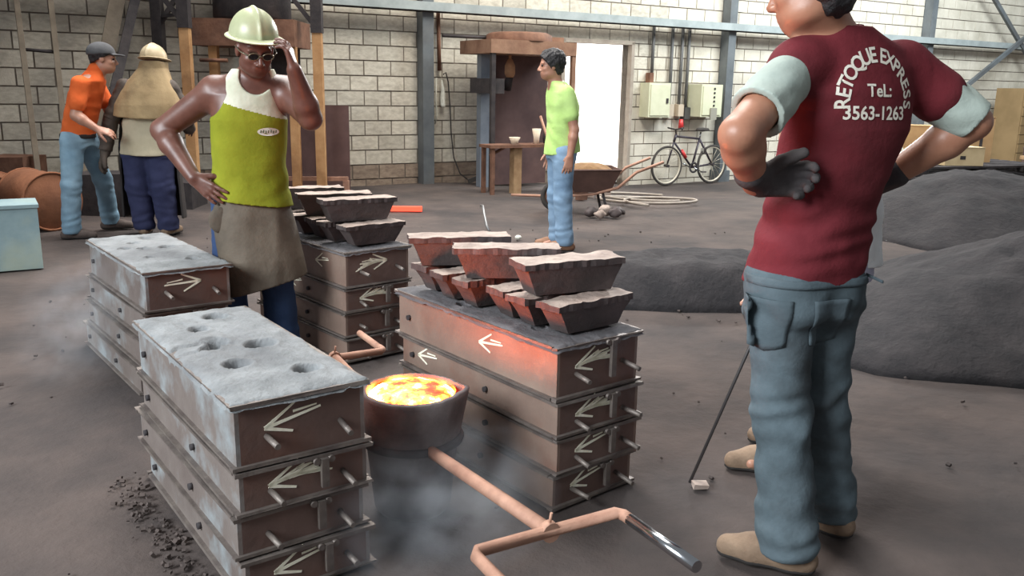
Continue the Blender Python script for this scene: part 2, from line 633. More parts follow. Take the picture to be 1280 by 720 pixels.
for (nm, (cx, cy), az, sand, arrows, sarr, seed, crack) in STACKS:
    rz = math.radians(-az)                       # y axis of the flask along the azimuth
    stack_frames.append((Vector((cx, cy, 0)), rz))
    rnd = random.Random(seed)
    ztop = H_TOP + 3 * H_LOW
    z = ztop
    for k in range(4):
        h = H_TOP if k == 0 else H_LOW
        z -= h
        fl = make_flask(h, arrows[k], sarr[k], sand if k == 0 else None, seed + k, bar=(k > 0 or seed == 30), crack=crack and k == 0)
        jx, jy = (0, 0) if k == 0 else (rnd.uniform(-0.012, 0.012), rnd.uniform(-0.014, 0.008))
        if seed == 20 and k: jx -= 0.015 * k; jy += 0.02 * k
        fl.location = Vector((cx, cy, z)) + Matrix.Rotation(rz, 3, 'Z') @ Vector((jx, jy, 0))
        fl.rotation_euler = (0, 0, rz + (0 if k == 0 else rnd.uniform(-0.012, 0.012)))
        fl['label'] = '%s rusty moulding flask of the %s' % (ORD[k], nm)
        fl['category'] = 'flask'
        fl['group'] = 'flasks of the ' + nm

# ------------------------------------------------------------------ cast-iron weights on two stacks
def make_weight(L, W, Ht, seed, slant=0.06):
    """inverted-trough bar: wide rough top, narrower base; length along x, origin at the middle of the base"""
    rnd = random.Random(seed)
    root = empty('iron_weight')
    mb = MB()
    a, b = L / 2 - slant, W / 2 * 0.72
    A, B = L / 2 - 0.012, W / 2 * 0.96
    zt = Ht - 0.022
    # body with a few rings so it can be uneven
    rings = []
    for z, ha, hb in ((0, a, b), (Ht * 0.4, a + (A - a) * 0.45, b + (B - b) * 0.45), (zt, A, B)):
        ring = []
        for (sx, sy) in ((-1, -1), (-.33, -1), (.33, -1), (1, -1), (1, 1), (.33, 1), (-.33, 1), (-1, 1)):
            ring.append(mb.bm.verts.new((sx * ha + rnd.uniform(-.003, .003), sy * hb + rnd.uniform(-.003, .003), z)))
        rings.append(ring)
    for i in range(2):
        for k in range(8):
            mb.bm.faces.new((rings[i][k], rings[i][(k + 1) % 8], rings[i + 1][(k + 1) % 8], rings[i + 1][k]))
    mb.bm.faces.new(rings[0][::-1])
    mb.bm.faces.new(rings[2])
    mb.build('body', M_iron, root, bevel=0.004)
    # rough cast top slab
    bm = bmesh.new()
    n1, n2 = 22, 8
    g = []
    for j in range(n2 + 1):
        row = []
        for i in range(n1 + 1):
            x = -L / 2 + L * i / n1
            y = -W / 2 + W * j / n2
            if j in (0, n2): y += rnd.uniform(-0.003, 0.003)
            if i in (0, n1): x += rnd.uniform(-0.005, 0.004)
            z = Ht + 0.006 * noise.fractal(Vector((x * 14, y * 14, seed * 3.1)), 1, 2, 4)
            row.append(bm.verts.new((x, y, z)))
        g.append(row)
    for j in range(n2):
        for i in range(n1):
            bm.faces.new((g[j][i], g[j][i + 1], g[j + 1][i + 1], g[j + 1][i]))
    ex = bmesh.ops.extrude_face_region(bm, geom=bm.faces[:])
    for v in ex['geom']:
        if isinstance(v, bmesh.types.BMVert): v.co.z = zt - 0.001
    bmesh.ops.recalc_face_normals(bm, faces=bm.faces)
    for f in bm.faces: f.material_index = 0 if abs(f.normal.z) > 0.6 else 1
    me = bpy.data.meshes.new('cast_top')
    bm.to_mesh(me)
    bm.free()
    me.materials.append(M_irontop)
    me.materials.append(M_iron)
    link(bpy.data.objects.new('cast_top', me), root)
    return root


ZT_ = H_TOP + 3 * H_LOW + 0.008


def put_weight(frame, u, v, z, L, W, Ht, yaw, seed, label, group, slant=0.06):
    c, rz = frame
    o = make_weight(L, W, Ht, seed, slant)
    p = c + Matrix.Rotation(rz, 3, 'Z') @ Vector((u, v, 0))
    o.location = (p.x, p.y, z)
    o.rotation_euler = (0, 0, rz + yaw)
    tag(o, label, 'weight', group)
    return o


WH = 0.105
for fi, gname, where in ((2, 'iron weights on the stack lit by the ladle', 'on the stack lit by the ladle'), (3, 'iron weights on the stack behind the apron', 'on the stack behind the apron')):
    fr = stack_frames[fi]
    rows = [0.10, 0.235, 0.37, 0.565, 0.71, 0.87] if fi == 2 else [0.10, 0.26, 0.42, 0.58, 0.74, 0.88]
    offs = [0.215, 0.16, 0.17, 0.15, 0.15, 0.17]
    wn = ['nearest', 'second from', 'third from', 'fourth from', 'fifth from', 'farthest from']
    for i, v in enumerate(rows):
        L = 0.36 if i == 0 else 0.30
        put_weight(fr, offs[i], v, ZT_ + 0.004, L, 0.108, WH, random.uniform(-0.05, 0.05) + (0.03 if i == 0 else 0), 50 + fi * 10 + i,
                   'lower-row iron weight %s the arrowed end plate %s' % (wn[i], where), gname)
    tops = [(0.215, 0.20, 0.40, -0.22), (0.175, 0.50, 0.40, -0.62), (0.165, 0.80, 0.40, -0.50)] if fi == 2 else [(0.19, 0.20, 0.40, -0.18), (0.20, 0.46, 0.40, -0.35), (0.20, 0.76, 0.40, -0.30)]
    tn = ['arrowed end', 'middle', 'far end']
    for i, (u, v, L, yaw) in enumerate(tops):
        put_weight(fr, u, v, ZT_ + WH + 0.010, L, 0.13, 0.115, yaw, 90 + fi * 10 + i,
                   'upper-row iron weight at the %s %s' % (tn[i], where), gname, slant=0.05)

# ------------------------------------------------------------------ the ladle with its two-man shank
LC = Vector((-0.325, 2.70, 0))
root = empty('pouring_ladle', LC, 0, 'sooty iron ladle of glowing molten metal with forked carrying shank between the flask stacks', 'ladle')
M_ladle = mat('ladle_shell', srgb(92, 84, 84), srgb(122, 112, 110), 0.75, 0.25, scale=8, detail=8, bump=0.35, bscale=20, c3=srgb(62, 56, 58), c3amt=0.7)
RZ = 0.42
mb = MB()
mb.lathe([(0.0, 0.0), (0.115, 0.0), (0.128, 0.02), (0.15, 0.22), (0.166, RZ), (0.150, RZ + 0.004), (0.143, RZ - 0.01), (0.138, 0.30), (0.0, 0.30)], 48)
for v in mb.bm.verts:
    if v.co.z > RZ - 0.02:
        a = math.atan2(v.co.y, v.co.x)
        v.co.z += 0.006 * noise.noise(Vector((a * 4, 1, 0)))
        # pouring lip towards the weighted stack
        d = math.cos(a - 0.15)
        if d > 0.93 and Vector((v.co.x, v.co.y)).length > 0.13:
            k = (d - 0.93) / 0.07
            v.co.x += 0.026 * k * math.cos(0.15)
            v.co.y += 0.026 * k * math.sin(0.15)
mb.build('pot', M_ladle, root)
# molten metal with bright bath and orange crust
m = bpy.data.materials.new('molten_iron')
m.use_nodes = True
N, L_ = m.node_tree.nodes, m.node_tree.links
tc = N.new('ShaderNodeTexCoord')
ns = N.new('ShaderNodeTexNoise')
ns.inputs['Scale'].default_value = 10
ns.inputs['Detail'].default_value = 6
ns.inputs['Roughness'].default_value = 0.65
L_.new(tc.outputs['Object'], ns.inputs['Vector'])
cr = N.new('ShaderNodeValToRGB')
els = cr.color_ramp.elements
els[0].position, els[0].color = 0.37, (0.012, 0.0002, 0.0, 1)
els[1].position, els[1].color = 0.64, (1.0, 0.24, 0.03, 1)
e = els.new(0.45); e.color = (0.05, 0.0014, 0.0001, 1)
e = els.new(0.53); e.color = (0.30, 0.028, 0.0016, 1)
L_.new(ns.outputs['Fac'], cr.inputs[0])
b = N['Principled BSDF']
L_.new(cr.outputs[0], b.inputs['Emission Color'])
b.inputs['Emission Strength'].default_value = 200.0
b.inputs['Base Color'].default_value = (0.2, 0.05, 0.02, 1)
M_molten = m
mb = MB()
pr0 = [(0.0, 0.436), (0.04, 0.435), (0.08, 0.431), (0.11, 0.424), (0.13, 0.414), (0.142, 0.404)]
mb.lathe(pr0, 48)
for v in mb.bm.verts:
    v.co.z += 0.005 * noise.fractal(Vector((v.co.x * 18, v.co.y * 18, 2)), 1, 2, 3)
mb.build('molten_metal', M_molten, root, smooth=True)
mb = MB()
mb.lathe([(0.1415, 0.38), (0.1415, RZ - 0.02), (0.146, RZ - 0.004)], 48)
M_hotwall = mat('glowing_lining', srgb(150, 60, 40), None, 0.9, emit=((1.0, 0.06, 0.01), 3.0))
mb.build('glowing_lining', M_hotwall, root)
mb = MB()
ringz = 0.26
mb.tube([(0.160 * math.cos(a), 0.160 * math.sin(a), ringz) for a in [2 * PI * k / 36 for k in range(36)]], 0.014, 8, closed=True)
mb.build('bail_ring', M_dark, root)
axd = Vector((0.46, -0.80, 0)).normalized()          # towards the camera side fork
pxd = Vector((-axd.y, axd.x, 0))                      # to the right of it
for sgn in (1, -1):
    d = axd * sgn
    j0 = d * 0.158 + Vector((0, 0, ringz))
    j1 = d * (0.86 if sgn > 0 else 0.80) + Vector((0, 0, 0.325 if sgn > 0 else 0.30))
    mb = MB()
    mb.tube([j0, j1], 0.0195, 14)
    sh = mb.build('shank', M_rustbar, root)
    mb = MB()
    mb.tube([j1 - d * 0.012 + Vector((0, 0, .0)), j1 + d * 0.012], 0.026, 14)
    mb.tube([j1 + Vector((0, 0, 0.02)), j1 + Vector((0.004, 0, 0.05))], 0.004, 6)
    mb.build('weld_collar', M_rustbar, sh)
    w = 0.215
    hl = 0.30
    a, b_ = j1 - pxd * w, j1 + pxd * w
    mb = MB()
    mb.tube([a + d * hl, a + d * 0.02, a + pxd * 0.012, b_ - pxd * 0.012, b_ + d * 0.02, b_ + d * 0.05], 0.0155, 12)
    mb.build('fork_handle', M_rustbar, root)
    for q in ((b_,) if sgn > 0 else (b_, a)):
        mb = MB()
        mb.tube([q + d * 0.045, q + d * hl], 0.0155 if sgn > 0 else 0.014, 16)
        mb.build('grip_sleeve', M_chrome if sgn > 0 else M_rustbar, root)

# ------------------------------------------------------------------ signed-distance sculpting (for people and other organic shapes)
def V3(*a):
    return np.array(a, dtype=np.float64)


def rotm(yaw=0.0, pitch=0.0, roll=0.0):
    """columns = right, forward, up of a head or foot; yaw turns forward from +y, pitch>0 looks up, roll leans to the right"""
    return np.array(Matrix.Rotation(yaw, 3, 'Z') @ Matrix.Rotation(pitch, 3, 'X') @ Matrix.Rotation(roll, 3, 'Y'))


class SDF:
    def __init__(s, lo, hi, h):
        s.lo = np.array(lo, float)
        s.h = h
        s.n = np.ceil((np.array(hi, float) - s.lo) / h).astype(int) + 1
        s.D = np.full(s.n, 0.06, dtype=np.float32)
        s.ax = [(s.lo[i] + h * np.arange(s.n[i])).astype(np.float32) for i in range(3)]

    def reg(s, lo, hi):
        sl, cs = [], []
        for i in range(3):
            a = max(0, int((lo[i] - s.lo[i]) / s.h) - 1)
            b = min(s.n[i], int((hi[i] - s.lo[i]) / s.h) + 3)
            if b <= a: return None
            sl.append(slice(a, b))
            sh = [1, 1, 1]
            sh[i] = -1
            cs.append(s.ax[i][a:b].reshape(sh))
        return tuple(sl), cs

    def comb(s, sl, d, k, op):
        A = s.D[sl]
        if op == 'u':
            if k > 0:
                hh = np.maximum(k - np.abs(A - d), 0) / k
                s.D[sl] = np.minimum(A, d) - hh * hh * k * 0.25
            else:
                s.D[sl] = np.minimum(A, d)
        elif op == 's':
            d = -d
            if k > 0:
                hh = np.maximum(k - np.abs(A - d), 0) / k
                s.D[sl] = np.maximum(A, d) + hh * hh * k * 0.25
            else:
                s.D[sl] = np.maximum(A, d)

    def cone(s, a, b, ra, rb, k=0.012, flat=None, op='u'):
        a, b = np.array(a, float), np.array(b, float)
        m = max(ra, rb) + k + 3 * s.h
        if flat is not None: m += 0.0
        R = s.reg(np.minimum(a, b) - m, np.maximum(a, b) + m)
        if R is None: return s
        sl, (X, Y, Z) = R
        ba = b - a
        L2 = max(float(ba @ ba), 1e-9)
        px, py, pz = X - a[0], Y - a[1], Z - a[2]
        t = np.clip((px * ba[0] + py * ba[1] + pz * ba[2]) / L2, 0, 1)
        qx, qy, qz = px - t * ba[0], py - t * ba[1], pz - t * ba[2]
        q2 = qx * qx + qy * qy + qz * qz
        rr = ra + (rb - ra) * t
        if flat is not None:
            f = np.array(flat[0], float)
            f /= np.linalg.norm(f)
            c = qx * f[0] + qy * f[1] + qz * f[2]
            q2 = q2 + (flat[1] ** 2 - 1) * c * c
            s.comb(sl, ((np.sqrt(q2) - rr) / (1 + 0.5 * (flat[1] - 1))).astype(np.float32), k, op)
            return s
        s.comb(sl, (np.sqrt(q2) - rr).astype(np.float32), k, op)
        return s

    def chain(s, pts, rs, k=0.012, **kw):
        for i in range(len(pts) - 1):
            s.cone(pts[i], pts[i + 1], rs[i], rs[i + 1], k, **kw)
        return s

    def ell(s, c, r, R=None, k=0.012, op='u'):
        c = np.array(c, float)
        m = max(r) + k + 3 * s.h
        Rg = s.reg(c - m, c + m)
        if Rg is None: return s
        sl, (X, Y, Z) = Rg
        px, py, pz = X - c[0], Y - c[1], Z - c[2]
        if R is not None:
            px, py, pz = [R[0, i] * px + R[1, i] * py + R[2, i] * pz for i in range(3)]
        q = np.sqrt((px / r[0]) ** 2 + (py / r[1]) ** 2 + (pz / r[2]) ** 2)
        s.comb(sl, ((q - 1) * min(r)).astype(np.float32), k, op)
        return s

    def loft(s, st, k=0.012, p=2.3, op='u', z0=None, z1=None):
        """stations (z, cx, cy, half width, half depth, yaw), z rising"""
        st = sorted(st)
        zs = [q[0] for q in st]
        mx = max(max(q[3], q[4]) for q in st) + k + 3 * s.h
        lo = (min(q[1] for q in st) - mx, min(q[2] for q in st) - mx, zs[0] - 0.02 - k)
        hi = (max(q[1] for q in st) + mx, max(q[2] for q in st) + mx, zs[-1] + 0.02 + k)
        R = s.reg(lo, hi)
        if R is None: return s
        sl, (X, Y, Z) = R
        z = Z.ravel()
        it = [np.interp(z, zs, [q[i] for q in st]).reshape(1, 1, -1) for i in range(1, 6)]
        # soften the kinks between stations
        dx, dy = X - it[0], Y - it[1]
        c, sn = np.cos(it[4]), np.sin(it[4])
        u = np.abs(dx * c + dy * sn) / it[2]
        v = np.abs(-dx * sn + dy * c) / it[3]
        q = (u ** p + v ** p) ** (1 / p)
        d = (q - 1) * np.minimum(it[2], it[3])
        d = np.maximum(d, np.maximum(zs[0] - Z, Z - zs[-1]))
        s.comb(sl, d.astype(np.float32), k, op)
        return s

    def cut(s, c, n):
        """remove everything on the side n points to"""
        n = np.array(n, float)
        n /= np.linalg.norm(n)
        X, Y, Z = s.ax[0].reshape(-1, 1, 1), s.ax[1].reshape(1, -1, 1), s.ax[2].reshape(1, 1, -1)
        d = (X - c[0]) * n[0] + (Y - c[1]) * n[1] + (Z - c[2]) * n[2]
        s.D = np.maximum(s.D, d.astype(np.float32))
        return s

    def minus(s, other, off=0.0):
        s.D = np.maximum(s.D, -(other.D - off))
        return s

    def keep(s, other, off=0.0):
        s.D = np.maximum(s.D, other.D - off)
        return s

    def wrinkle(s, amp, f=(14, 14, 26), seed=0.0, where=None):
        X, Y, Z = s.ax[0].reshape(-1, 1, 1), s.ax[1].reshape(1, -1, 1), s.ax[2].reshape(1, 1, -1)
        w = np.sin(X * f[0] * 1.3 + seed + 1.7 * np.sin(Z * f[2] * 0.4 + seed)) + np.sin(Y * f[1] * 1.1 - seed * 2)
        n = np.sin(Z * f[2] + 1.6 * w + 0.8 * np.sin(X * 31 + Y * 17)) * 0.6 + np.sin(Z * f[2] * 2.1 - 2.2 * w + seed) * 0.35
        if where is not None:
            n = n * where(X, Y, Z)
        s.D = s.D + (amp * n).astype(np.float32)
        return s

    def mesh(s, name, material, parent, split=None):
        D = s.D
        neg = D < 0
        # cells with mixed corners
        cnt = np.zeros(tuple(s.n - 1), dtype=np.int8)
        for i in (0, 1):
            for j in (0, 1):
                for k in (0, 1):
                    cnt += neg[i:s.n[0] - 1 + i, j:s.n[1] - 1 + j, k:s.n[2] - 1 + k]
        act = (cnt > 0) & (cnt < 8)
        idx = np.argwhere(act)
        ids = np.full(act.shape, -1, dtype=np.int64)
        ids[act] = np.arange(len(idx))
        # argwhere and boolean assignment share C order
        cor = {}
        for i in (0, 1):
            for j in (0, 1):
                for k in (0, 1):
                    cor[i, j, k] = D[idx[:, 0] + i, idx[:, 1] + j, idx[:, 2] + k]
        acc = np.zeros((len(idx), 3))
        num = np.zeros(len(idx))
        for c in cor:
            for a in range(3):
                if c[a] == 0:
                    c2 = list(c)
                    c2[a] = 1
                    va, vb = cor[c], cor[tuple(c2)]
                    mk = (va < 0) != (vb < 0)
                    t = np.where(mk, va / np.where(mk, va - vb, 1), 0)
                    for q in range(3):
                        acc[:, q] += np.where(mk, (t if q == a else c[q]), 0)
                    num += mk
        co = s.lo + s.h * (idx + acc / np.maximum(num, 1)[:, None])
        faces = []
        for a in range(3):
            b, c = (a + 1) % 3, (a + 2) % 3
            sl0 = [slice(None)] * 3
            sl1 = [slice(None)] * 3
            sl0[a] = slice(0, -1)
            sl1[a] = slice(1, None)
            n0, n1 = neg[tuple(sl0)], neg[tuple(sl1)]
            e = np.argwhere(n0 != n1)
            ok = (e[:, b] > 0) & (e[:, c] > 0) & (e[:, b] < s.n[b] - 1) & (e[:, c] < s.n[c] - 1)
            e = e[ok]
            inside = n0[e[:, 0], e[:, 1], e[:, 2]]
            q = []
            for db, dc in ((1, 1), (0, 1), (0, 0), (1, 0)):
                p = e.copy()
                p[:, b] -= db
                p[:, c] -= dc
                q.append(ids[p[:, 0], p[:, 1], p[:, 2]])
            f = np.stack(q, 1)
            f[~inside] = f[~inside][:, ::-1]
            faces.append(f)
        faces = np.concatenate(faces)
        me = bpy.data.meshes.new(name)
        me.vertices.add(len(co))
        me.vertices.foreach_set('co', co.astype(np.float32).ravel())
        me.loops.add(faces.size)
        me.loops.foreach_set('vertex_index', faces.astype(np.int32).ravel())
        me.polygons.add(len(faces))
        me.polygons.foreach_set('loop_start', np.arange(0, faces.size, 4, dtype=np.int32))
        me.polygons.foreach_set('loop_total', np.full(len(faces), 4, dtype=np.int32))
        me.polygons.foreach_set('use_smooth', np.ones(len(faces), dtype=bool))
        ml = material if isinstance(material, (list, tuple)) else [material]
        for m in ml: me.materials.append(m)
        if split is not None:
            fc = co[faces].mean(1)
            me.polygons.foreach_set('material_index', split(fc).astype(np.int32))
        me.update(calc_edges=True)
        me.validate()
        o = bpy.data.objects.new(name, me)
        link(o, parent)
        return o


# ------------------------------------------------------------------ body pieces
def nrm(v):
    v = np.array(v, float)
    return v / np.linalg.norm(v)


def add_head(g, c, R, sc=1.0, nose=1.0, jaw=1.0):
    """c = point at eye level in the middle of the head"""
    P = lambda x, y, z: np.array(c) + R @ (np.array((x, y, z)) * sc)
    E = lambda q, r, k=0.012, op='u': g.ell(P(*q), [v * sc for v in r], R, k, op)
    E((0, -0.015, 0.035), (0.076, 0.096, 0.084))
    E((0, 0.022, -0.035), (0.061, 0.070, 0.082), 0.03)
    E((0, 0.055, -0.088), (0.032 * jaw, 0.030, 0.028), 0.035)
    for sx in (-1, 1):
        E((sx * 0.044, 0.02, -0.072), (0.020 * jaw, 0.035, 0.022), 0.03)
        E((sx * 0.040, 0.058, -0.030), (0.022, 0.020, 0.016), 0.02)          # cheekbone
        E((sx * 0.031, 0.102, -0.002), (0.019, 0.018, 0.012), 0.012, 's')    # eye socket
        E((sx * 0.077, -0.008, -0.012), (0.010, 0.022, 0.032), 0.006)        # ear
        E((sx * 0.014, 0.098, -0.043), (0.010, 0.010, 0.008), 0.008)         # nostril wing
    g.cone(P(-0.045, 0.076, 0.016), P(0.045, 0.076, 0.016), 0.011 * sc, 0.011 * sc, 0.012)   # brow
    g.cone(P(0, 0.088, 0.004), P(0, 0.110 * nose, -0.036), 0.008 * sc, 0.012 * sc, 0.010)
    g.cone(P(-0.020, 0.086, -0.063), P(0.020, 0.086, -0.063), 0.0075 * sc, 0.0075 * sc, 0.006)
    g.cone(P(-0.017, 0.084, -0.075), P(0.017, 0.084, -0.075), 0.008 * sc, 0.008 * sc, 0.006)
    return P


def add_hand(g, w, d, n, side, curl=0.35, k=0.006, fat=0.0, sc=1.0, spread=0.10, thumb=0.5):
    """w wrist, d finger direction, n palm normal, side +1/-1 = where the thumb leaves (d x n)*side"""
    d = nrm(d)
    n = np.array(n, float)
    n = nrm(n - d * (n @ d))
    s_ = np.cross(d, n) * side
    w = np.array(w, float)
    base = w + d * 0.012 * sc
    for i, off in enumerate((0.030, 0.010, -0.010, -0.029)):
        kn = w + (d * (0.092, 0.097, 0.092, 0.083)[i] + s_ * off) * sc
        g.cone(base + s_ * off * 0.55 * sc, kn, 0.0165 * sc + fat, 0.0115 * sc + fat, 0.012)
        ln = (0.074, 0.082, 0.076, 0.060)[i] * sc
        dr = nrm(d + s_ * spread * (1.5 - i))
        p = kn
        ang = curl * (0.7 + 0.12 * i)
        r = 0.0098 * sc + fat
        for seg, fr in enumerate((0.45, 0.30, 0.25)):
            a = ang * (0.8, 1.9, 2.7)[seg]
            q = p + (dr * math.cos(a) + n * math.sin(a)) * ln * fr
            g.cone(p, q, r, r * 0.9, 0.004)
            p, r = q, r * 0.9
    t0 = w + (d * 0.025 + s_ * 0.026 + n * 0.006) * sc
    td = nrm(d * (0.9 - 0.3 * thumb) + s_ * (0.35 + 0.5 * thumb) + n * 0.35)
    t1 = t0 + td * 0.045 * sc
    t2 = t1 + nrm(td + d * 0.4 + n * 0.25) * 0.032 * sc
    t3 = t2 + nrm(td + d * 0.6 + n * 0.35) * 0.024 * sc
    g.chain([t0, t1, t2, t3], [0.0165 * sc + fat, 0.0125 * sc + fat, 0.0112 * sc + fat, 0.009 * sc + fat], 0.006)


def add_shoe(g, ankle, yaw, ln=0.27, tall=0.10, h=0.0):
    """shoe under an ankle point; sole on z=h"""
    f = np.array((-math.sin(yaw), math.cos(yaw), 0))
    a = np.array((ankle[0], ankle[1], h))
    heel, ball, toe = a - f * 0.055, a + f * 0.10, a + f * (ln - 0.10)
    up = np.array((0, 0, 1.0))
    g.cone(heel + up * 0.038, ball + up * 0.036, 0.040, 0.047, 0.01)
    g.cone(ball + up * 0.036, toe + up * 0.030, 0.047, 0.036, 0.01)
    g.cone(a - f * 0.015 + up * 0.045, a - f * 0.015 + up * tall, 0.046, 0.047, 0.03)
    g.cone(a + up * 0.075, ball + up * 0.040, 0.040, 0.034, 0.03)
    g.cut(a + up * 0.0, (0, 0, -1)) if h > 1 else None


SKIN = {}


def skin(name, c1, c2):
    return mat('skin_' + name, c1, c2, 0.42, 0, scale=9, detail=4, bump=0.05, bscale=60)


def cloth(name, c1, c2, c3=None, amt=0.5, scale=4.0, rough=0.9):
    return mat('cloth_' + name, c1, c2, rough, 0, scale=scale, detail=8, bump=0.25, bscale=24, c3=c3, c3amt=amt, c3scale=scale * 0.8, spec=0.25)


M_eye = mat('eye_dark', (0.01, 0.008, 0.007), None, 0.15)
M_hair = mat('black_hair', srgb(26, 24, 26), srgb(46, 42, 44), 0.55, scale=60, bump=0.6, bscale=90)
M_boot = mat('dusty_boot_leather', srgb(120, 98, 80), srgb(150, 126, 104), 0.85, scale=9, bump=0.3)
M_shoe_dark = mat('dusty_dark_shoe', srgb(78, 66, 62), srgb(104, 92, 86), 0.85, scale=9, bump=0.3)
M_sole = mat('rubber_sole', srgb(46, 42, 40), None, 0.9)


def shoes(root, ankles, yaws, material, h=0.006, hh=None, tall=0.10):
    for a, y in zip(ankles, yaws):
        z = a[2] if len(a) > 2 and hh else 0.0
        g = SDF((a[0] - 0.30, a[1] - 0.30, z - 0.03), (a[0] + 0.30, a[1] + 0.30, z + tall + 0.12), h)
        add_shoe(g, a, y, h=z, tall=tall)
        g.cut((a[0], a[1], z + 0.002), (0, 0, -1))
        o = g.mesh('shoe', material, root)
        # sole
        g = SDF((a[0] - 0.30, a[1] - 0.30, z - 0.03), (a[0] + 0.30, a[1] + 0.30, z + 0.10), h)
        add_shoe(g, a, y, h=z)
        g.D -= 0.004
        g.cut((a[0], a[1], z + 0.0), (0, 0, -1)).cut((a[0], a[1], z + 0.018), (0, 0, 1))
        g.mesh('sole', M_sole, o)


def trousers(root, J, material, waist, h, hem=0.092, thigh=0.098, knee=0.075, seed=1.0, amp=0.005, box=None, name='trousers', yaw=0.0, hem_z=None, hipw=0.165, hipd=0.125, mat2=None, split=None):
    pts = [J[k] for k in ('hipL', 'hipR', 'knL', 'knR', 'anL', 'anR', 'pelvis')]
    lo = np.min(pts, 0) - 0.26
    hi = np.max(pts, 0) + 0.26
    lo[2] = max(lo[2], -0.02) if J['anL'][2] < 0.3 else lo[2]
    hi[2] = waist + 0.03
    g = SDF(lo, hi, h)
    p = J['pelvis']
    g.loft([(p[2] - 0.10, p[0], p[1], hipw * 0.92, hipd * 0.95, yaw), (p[2], p[0], p[1], hipw, hipd, yaw), (waist + 0.02, p[0], p[1], hipw * 0.93, hipd * 0.9, yaw)], 0.02)
    for sd in 'LR':
        hp, kn, an = J['hip' + sd], J['kn' + sd], J['an' + sd]
        g.cone(hp, kn, thigh, knee, 0.045)
        an2 = np.array(an, float)
        g.cone(kn, an2, knee, hem * 0.9, 0.03)
    # gluteal mass
    if 'glute' in J:
        for q in J['glute']: g.ell(q, (0.085, 0.085, 0.095), None, 0.04)
    kz = (J['knL'][2] + J['knR'][2]) / 2
    az = min(J['anL'][2], J['anR'][2])
    g.wrinkle(amp, (10, 10, 34), seed, lambda X, Y, Z: 0.35 + 0.9 * np.exp(-((Z - kz) / 0.10) ** 2) + 1.1 * np.exp(-((Z - az - 0.06) / 0.09) ** 2) + 0.6 * np.exp(-((Z - kz - 0.33) / 0.07) ** 2))
    g.cut((0, 0, waist), (0, 0, 1))
    hz = hem_z if hem_z is not None else az - 0.02
    g.cut((0, 0, hz), (0, 0, -1))
    return g.mesh(name, material, root)


def under_legs(g, J, r=(0.075, 0.055, 0.038)):
    """the leg of the body inside the trousers"""
    for sd in 'LR':
        g.chain([J['hip' + sd], J['kn' + sd], J['an' + sd]], r, 0.03)
        a = np.array(J['an' + sd], float)


def eyes(root, P, R, sc=1.0):
    for sx in (-1, 1):
        c = P(sx * 0.031, 0.080, -0.002)
        g = SDF(c - 0.025, c + 0.025, 0.0025)
        g.ell(c, (0.0125 * sc, 0.0125 * sc, 0.0105 * sc), R, 0)
        g.mesh('eye', M_eye, root)


def hair_cap(root, c, R, h, sc=1.0, material=None, cutn=(0, 0.55, -1.0), cutp=(0, 0.03, 0.02), thick=0.014, back=0.06, amp=0.004, name='hair'):
    c = np.array(c, float)
    g = SDF(c - 0.2, c + 0.2, h)
    P = lambda x, y, z: c + R @ (np.array((x, y, z)) * sc)
    g.ell(P(0, -0.018, 0.040), [(0.078 + thick) * sc, (0.096 + thick) * sc, (0.084 + thick) * sc], R, 0)
    g.ell(P(0, -0.055, -0.035), [0.068 * sc, 0.052 * sc, back * sc], R, 0.02)
    g.wrinkle(amp, (60, 60, 60), 1.0)
    g.cut(P(*cutp), R @ np.array(cutn))
    g2 = SDF(c - 0.2, c + 0.2, h)
    g2.ell(P(0, 0.03, -0.04), [0.070 * sc, 0.075 * sc, 0.085 * sc], R, 0)
    g.minus(g2)
    return g.mesh(name, material or M_hair, root)


def helmet(root, c, R, material, h=0.005, tilt=0.0, sc=1.0):
    """hard hat with a brim, a ridge and a strap rim"""
    c = np.array(c, float)
    P = lambda x, y, z: c + R @ (np.array((x, y, z)) * sc)
    g = SDF(c - 0.26, c + 0.26, h)
    g.ell(P(0, -0.015, 0.035), [0.112 * sc, 0.130 * sc, 0.132 * sc], R, 0)
    g.ell(P(0, -0.015, 0.035), [0.016 * sc, 0.137 * sc, 0.139 * sc], R, 0.012)
    g.cut(P(0, 0, 0.035), R @ np.array((0, 0, -1.0)))
    o = g.mesh('helmet_shell', material, root)
    g = SDF(c - 0.30, c + 0.30, h * 0.8)
    g.ell(P(0, 0.012, 0.034), [0.128 * sc, 0.168 * sc, 0.013 * sc], R, 0)
    g.ell(P(0, -0.012, 0.034), [0.122 * sc, 0.140 * sc, 0.016 * sc], R, 0.004)
    g.mesh('helmet_brim', material, o)
    return o

# ------------------------------------------------------------------ people
def bounds(pts, m):
    pts = np.array(pts, float)
    return pts.min(0) - m, pts.max(0) + m


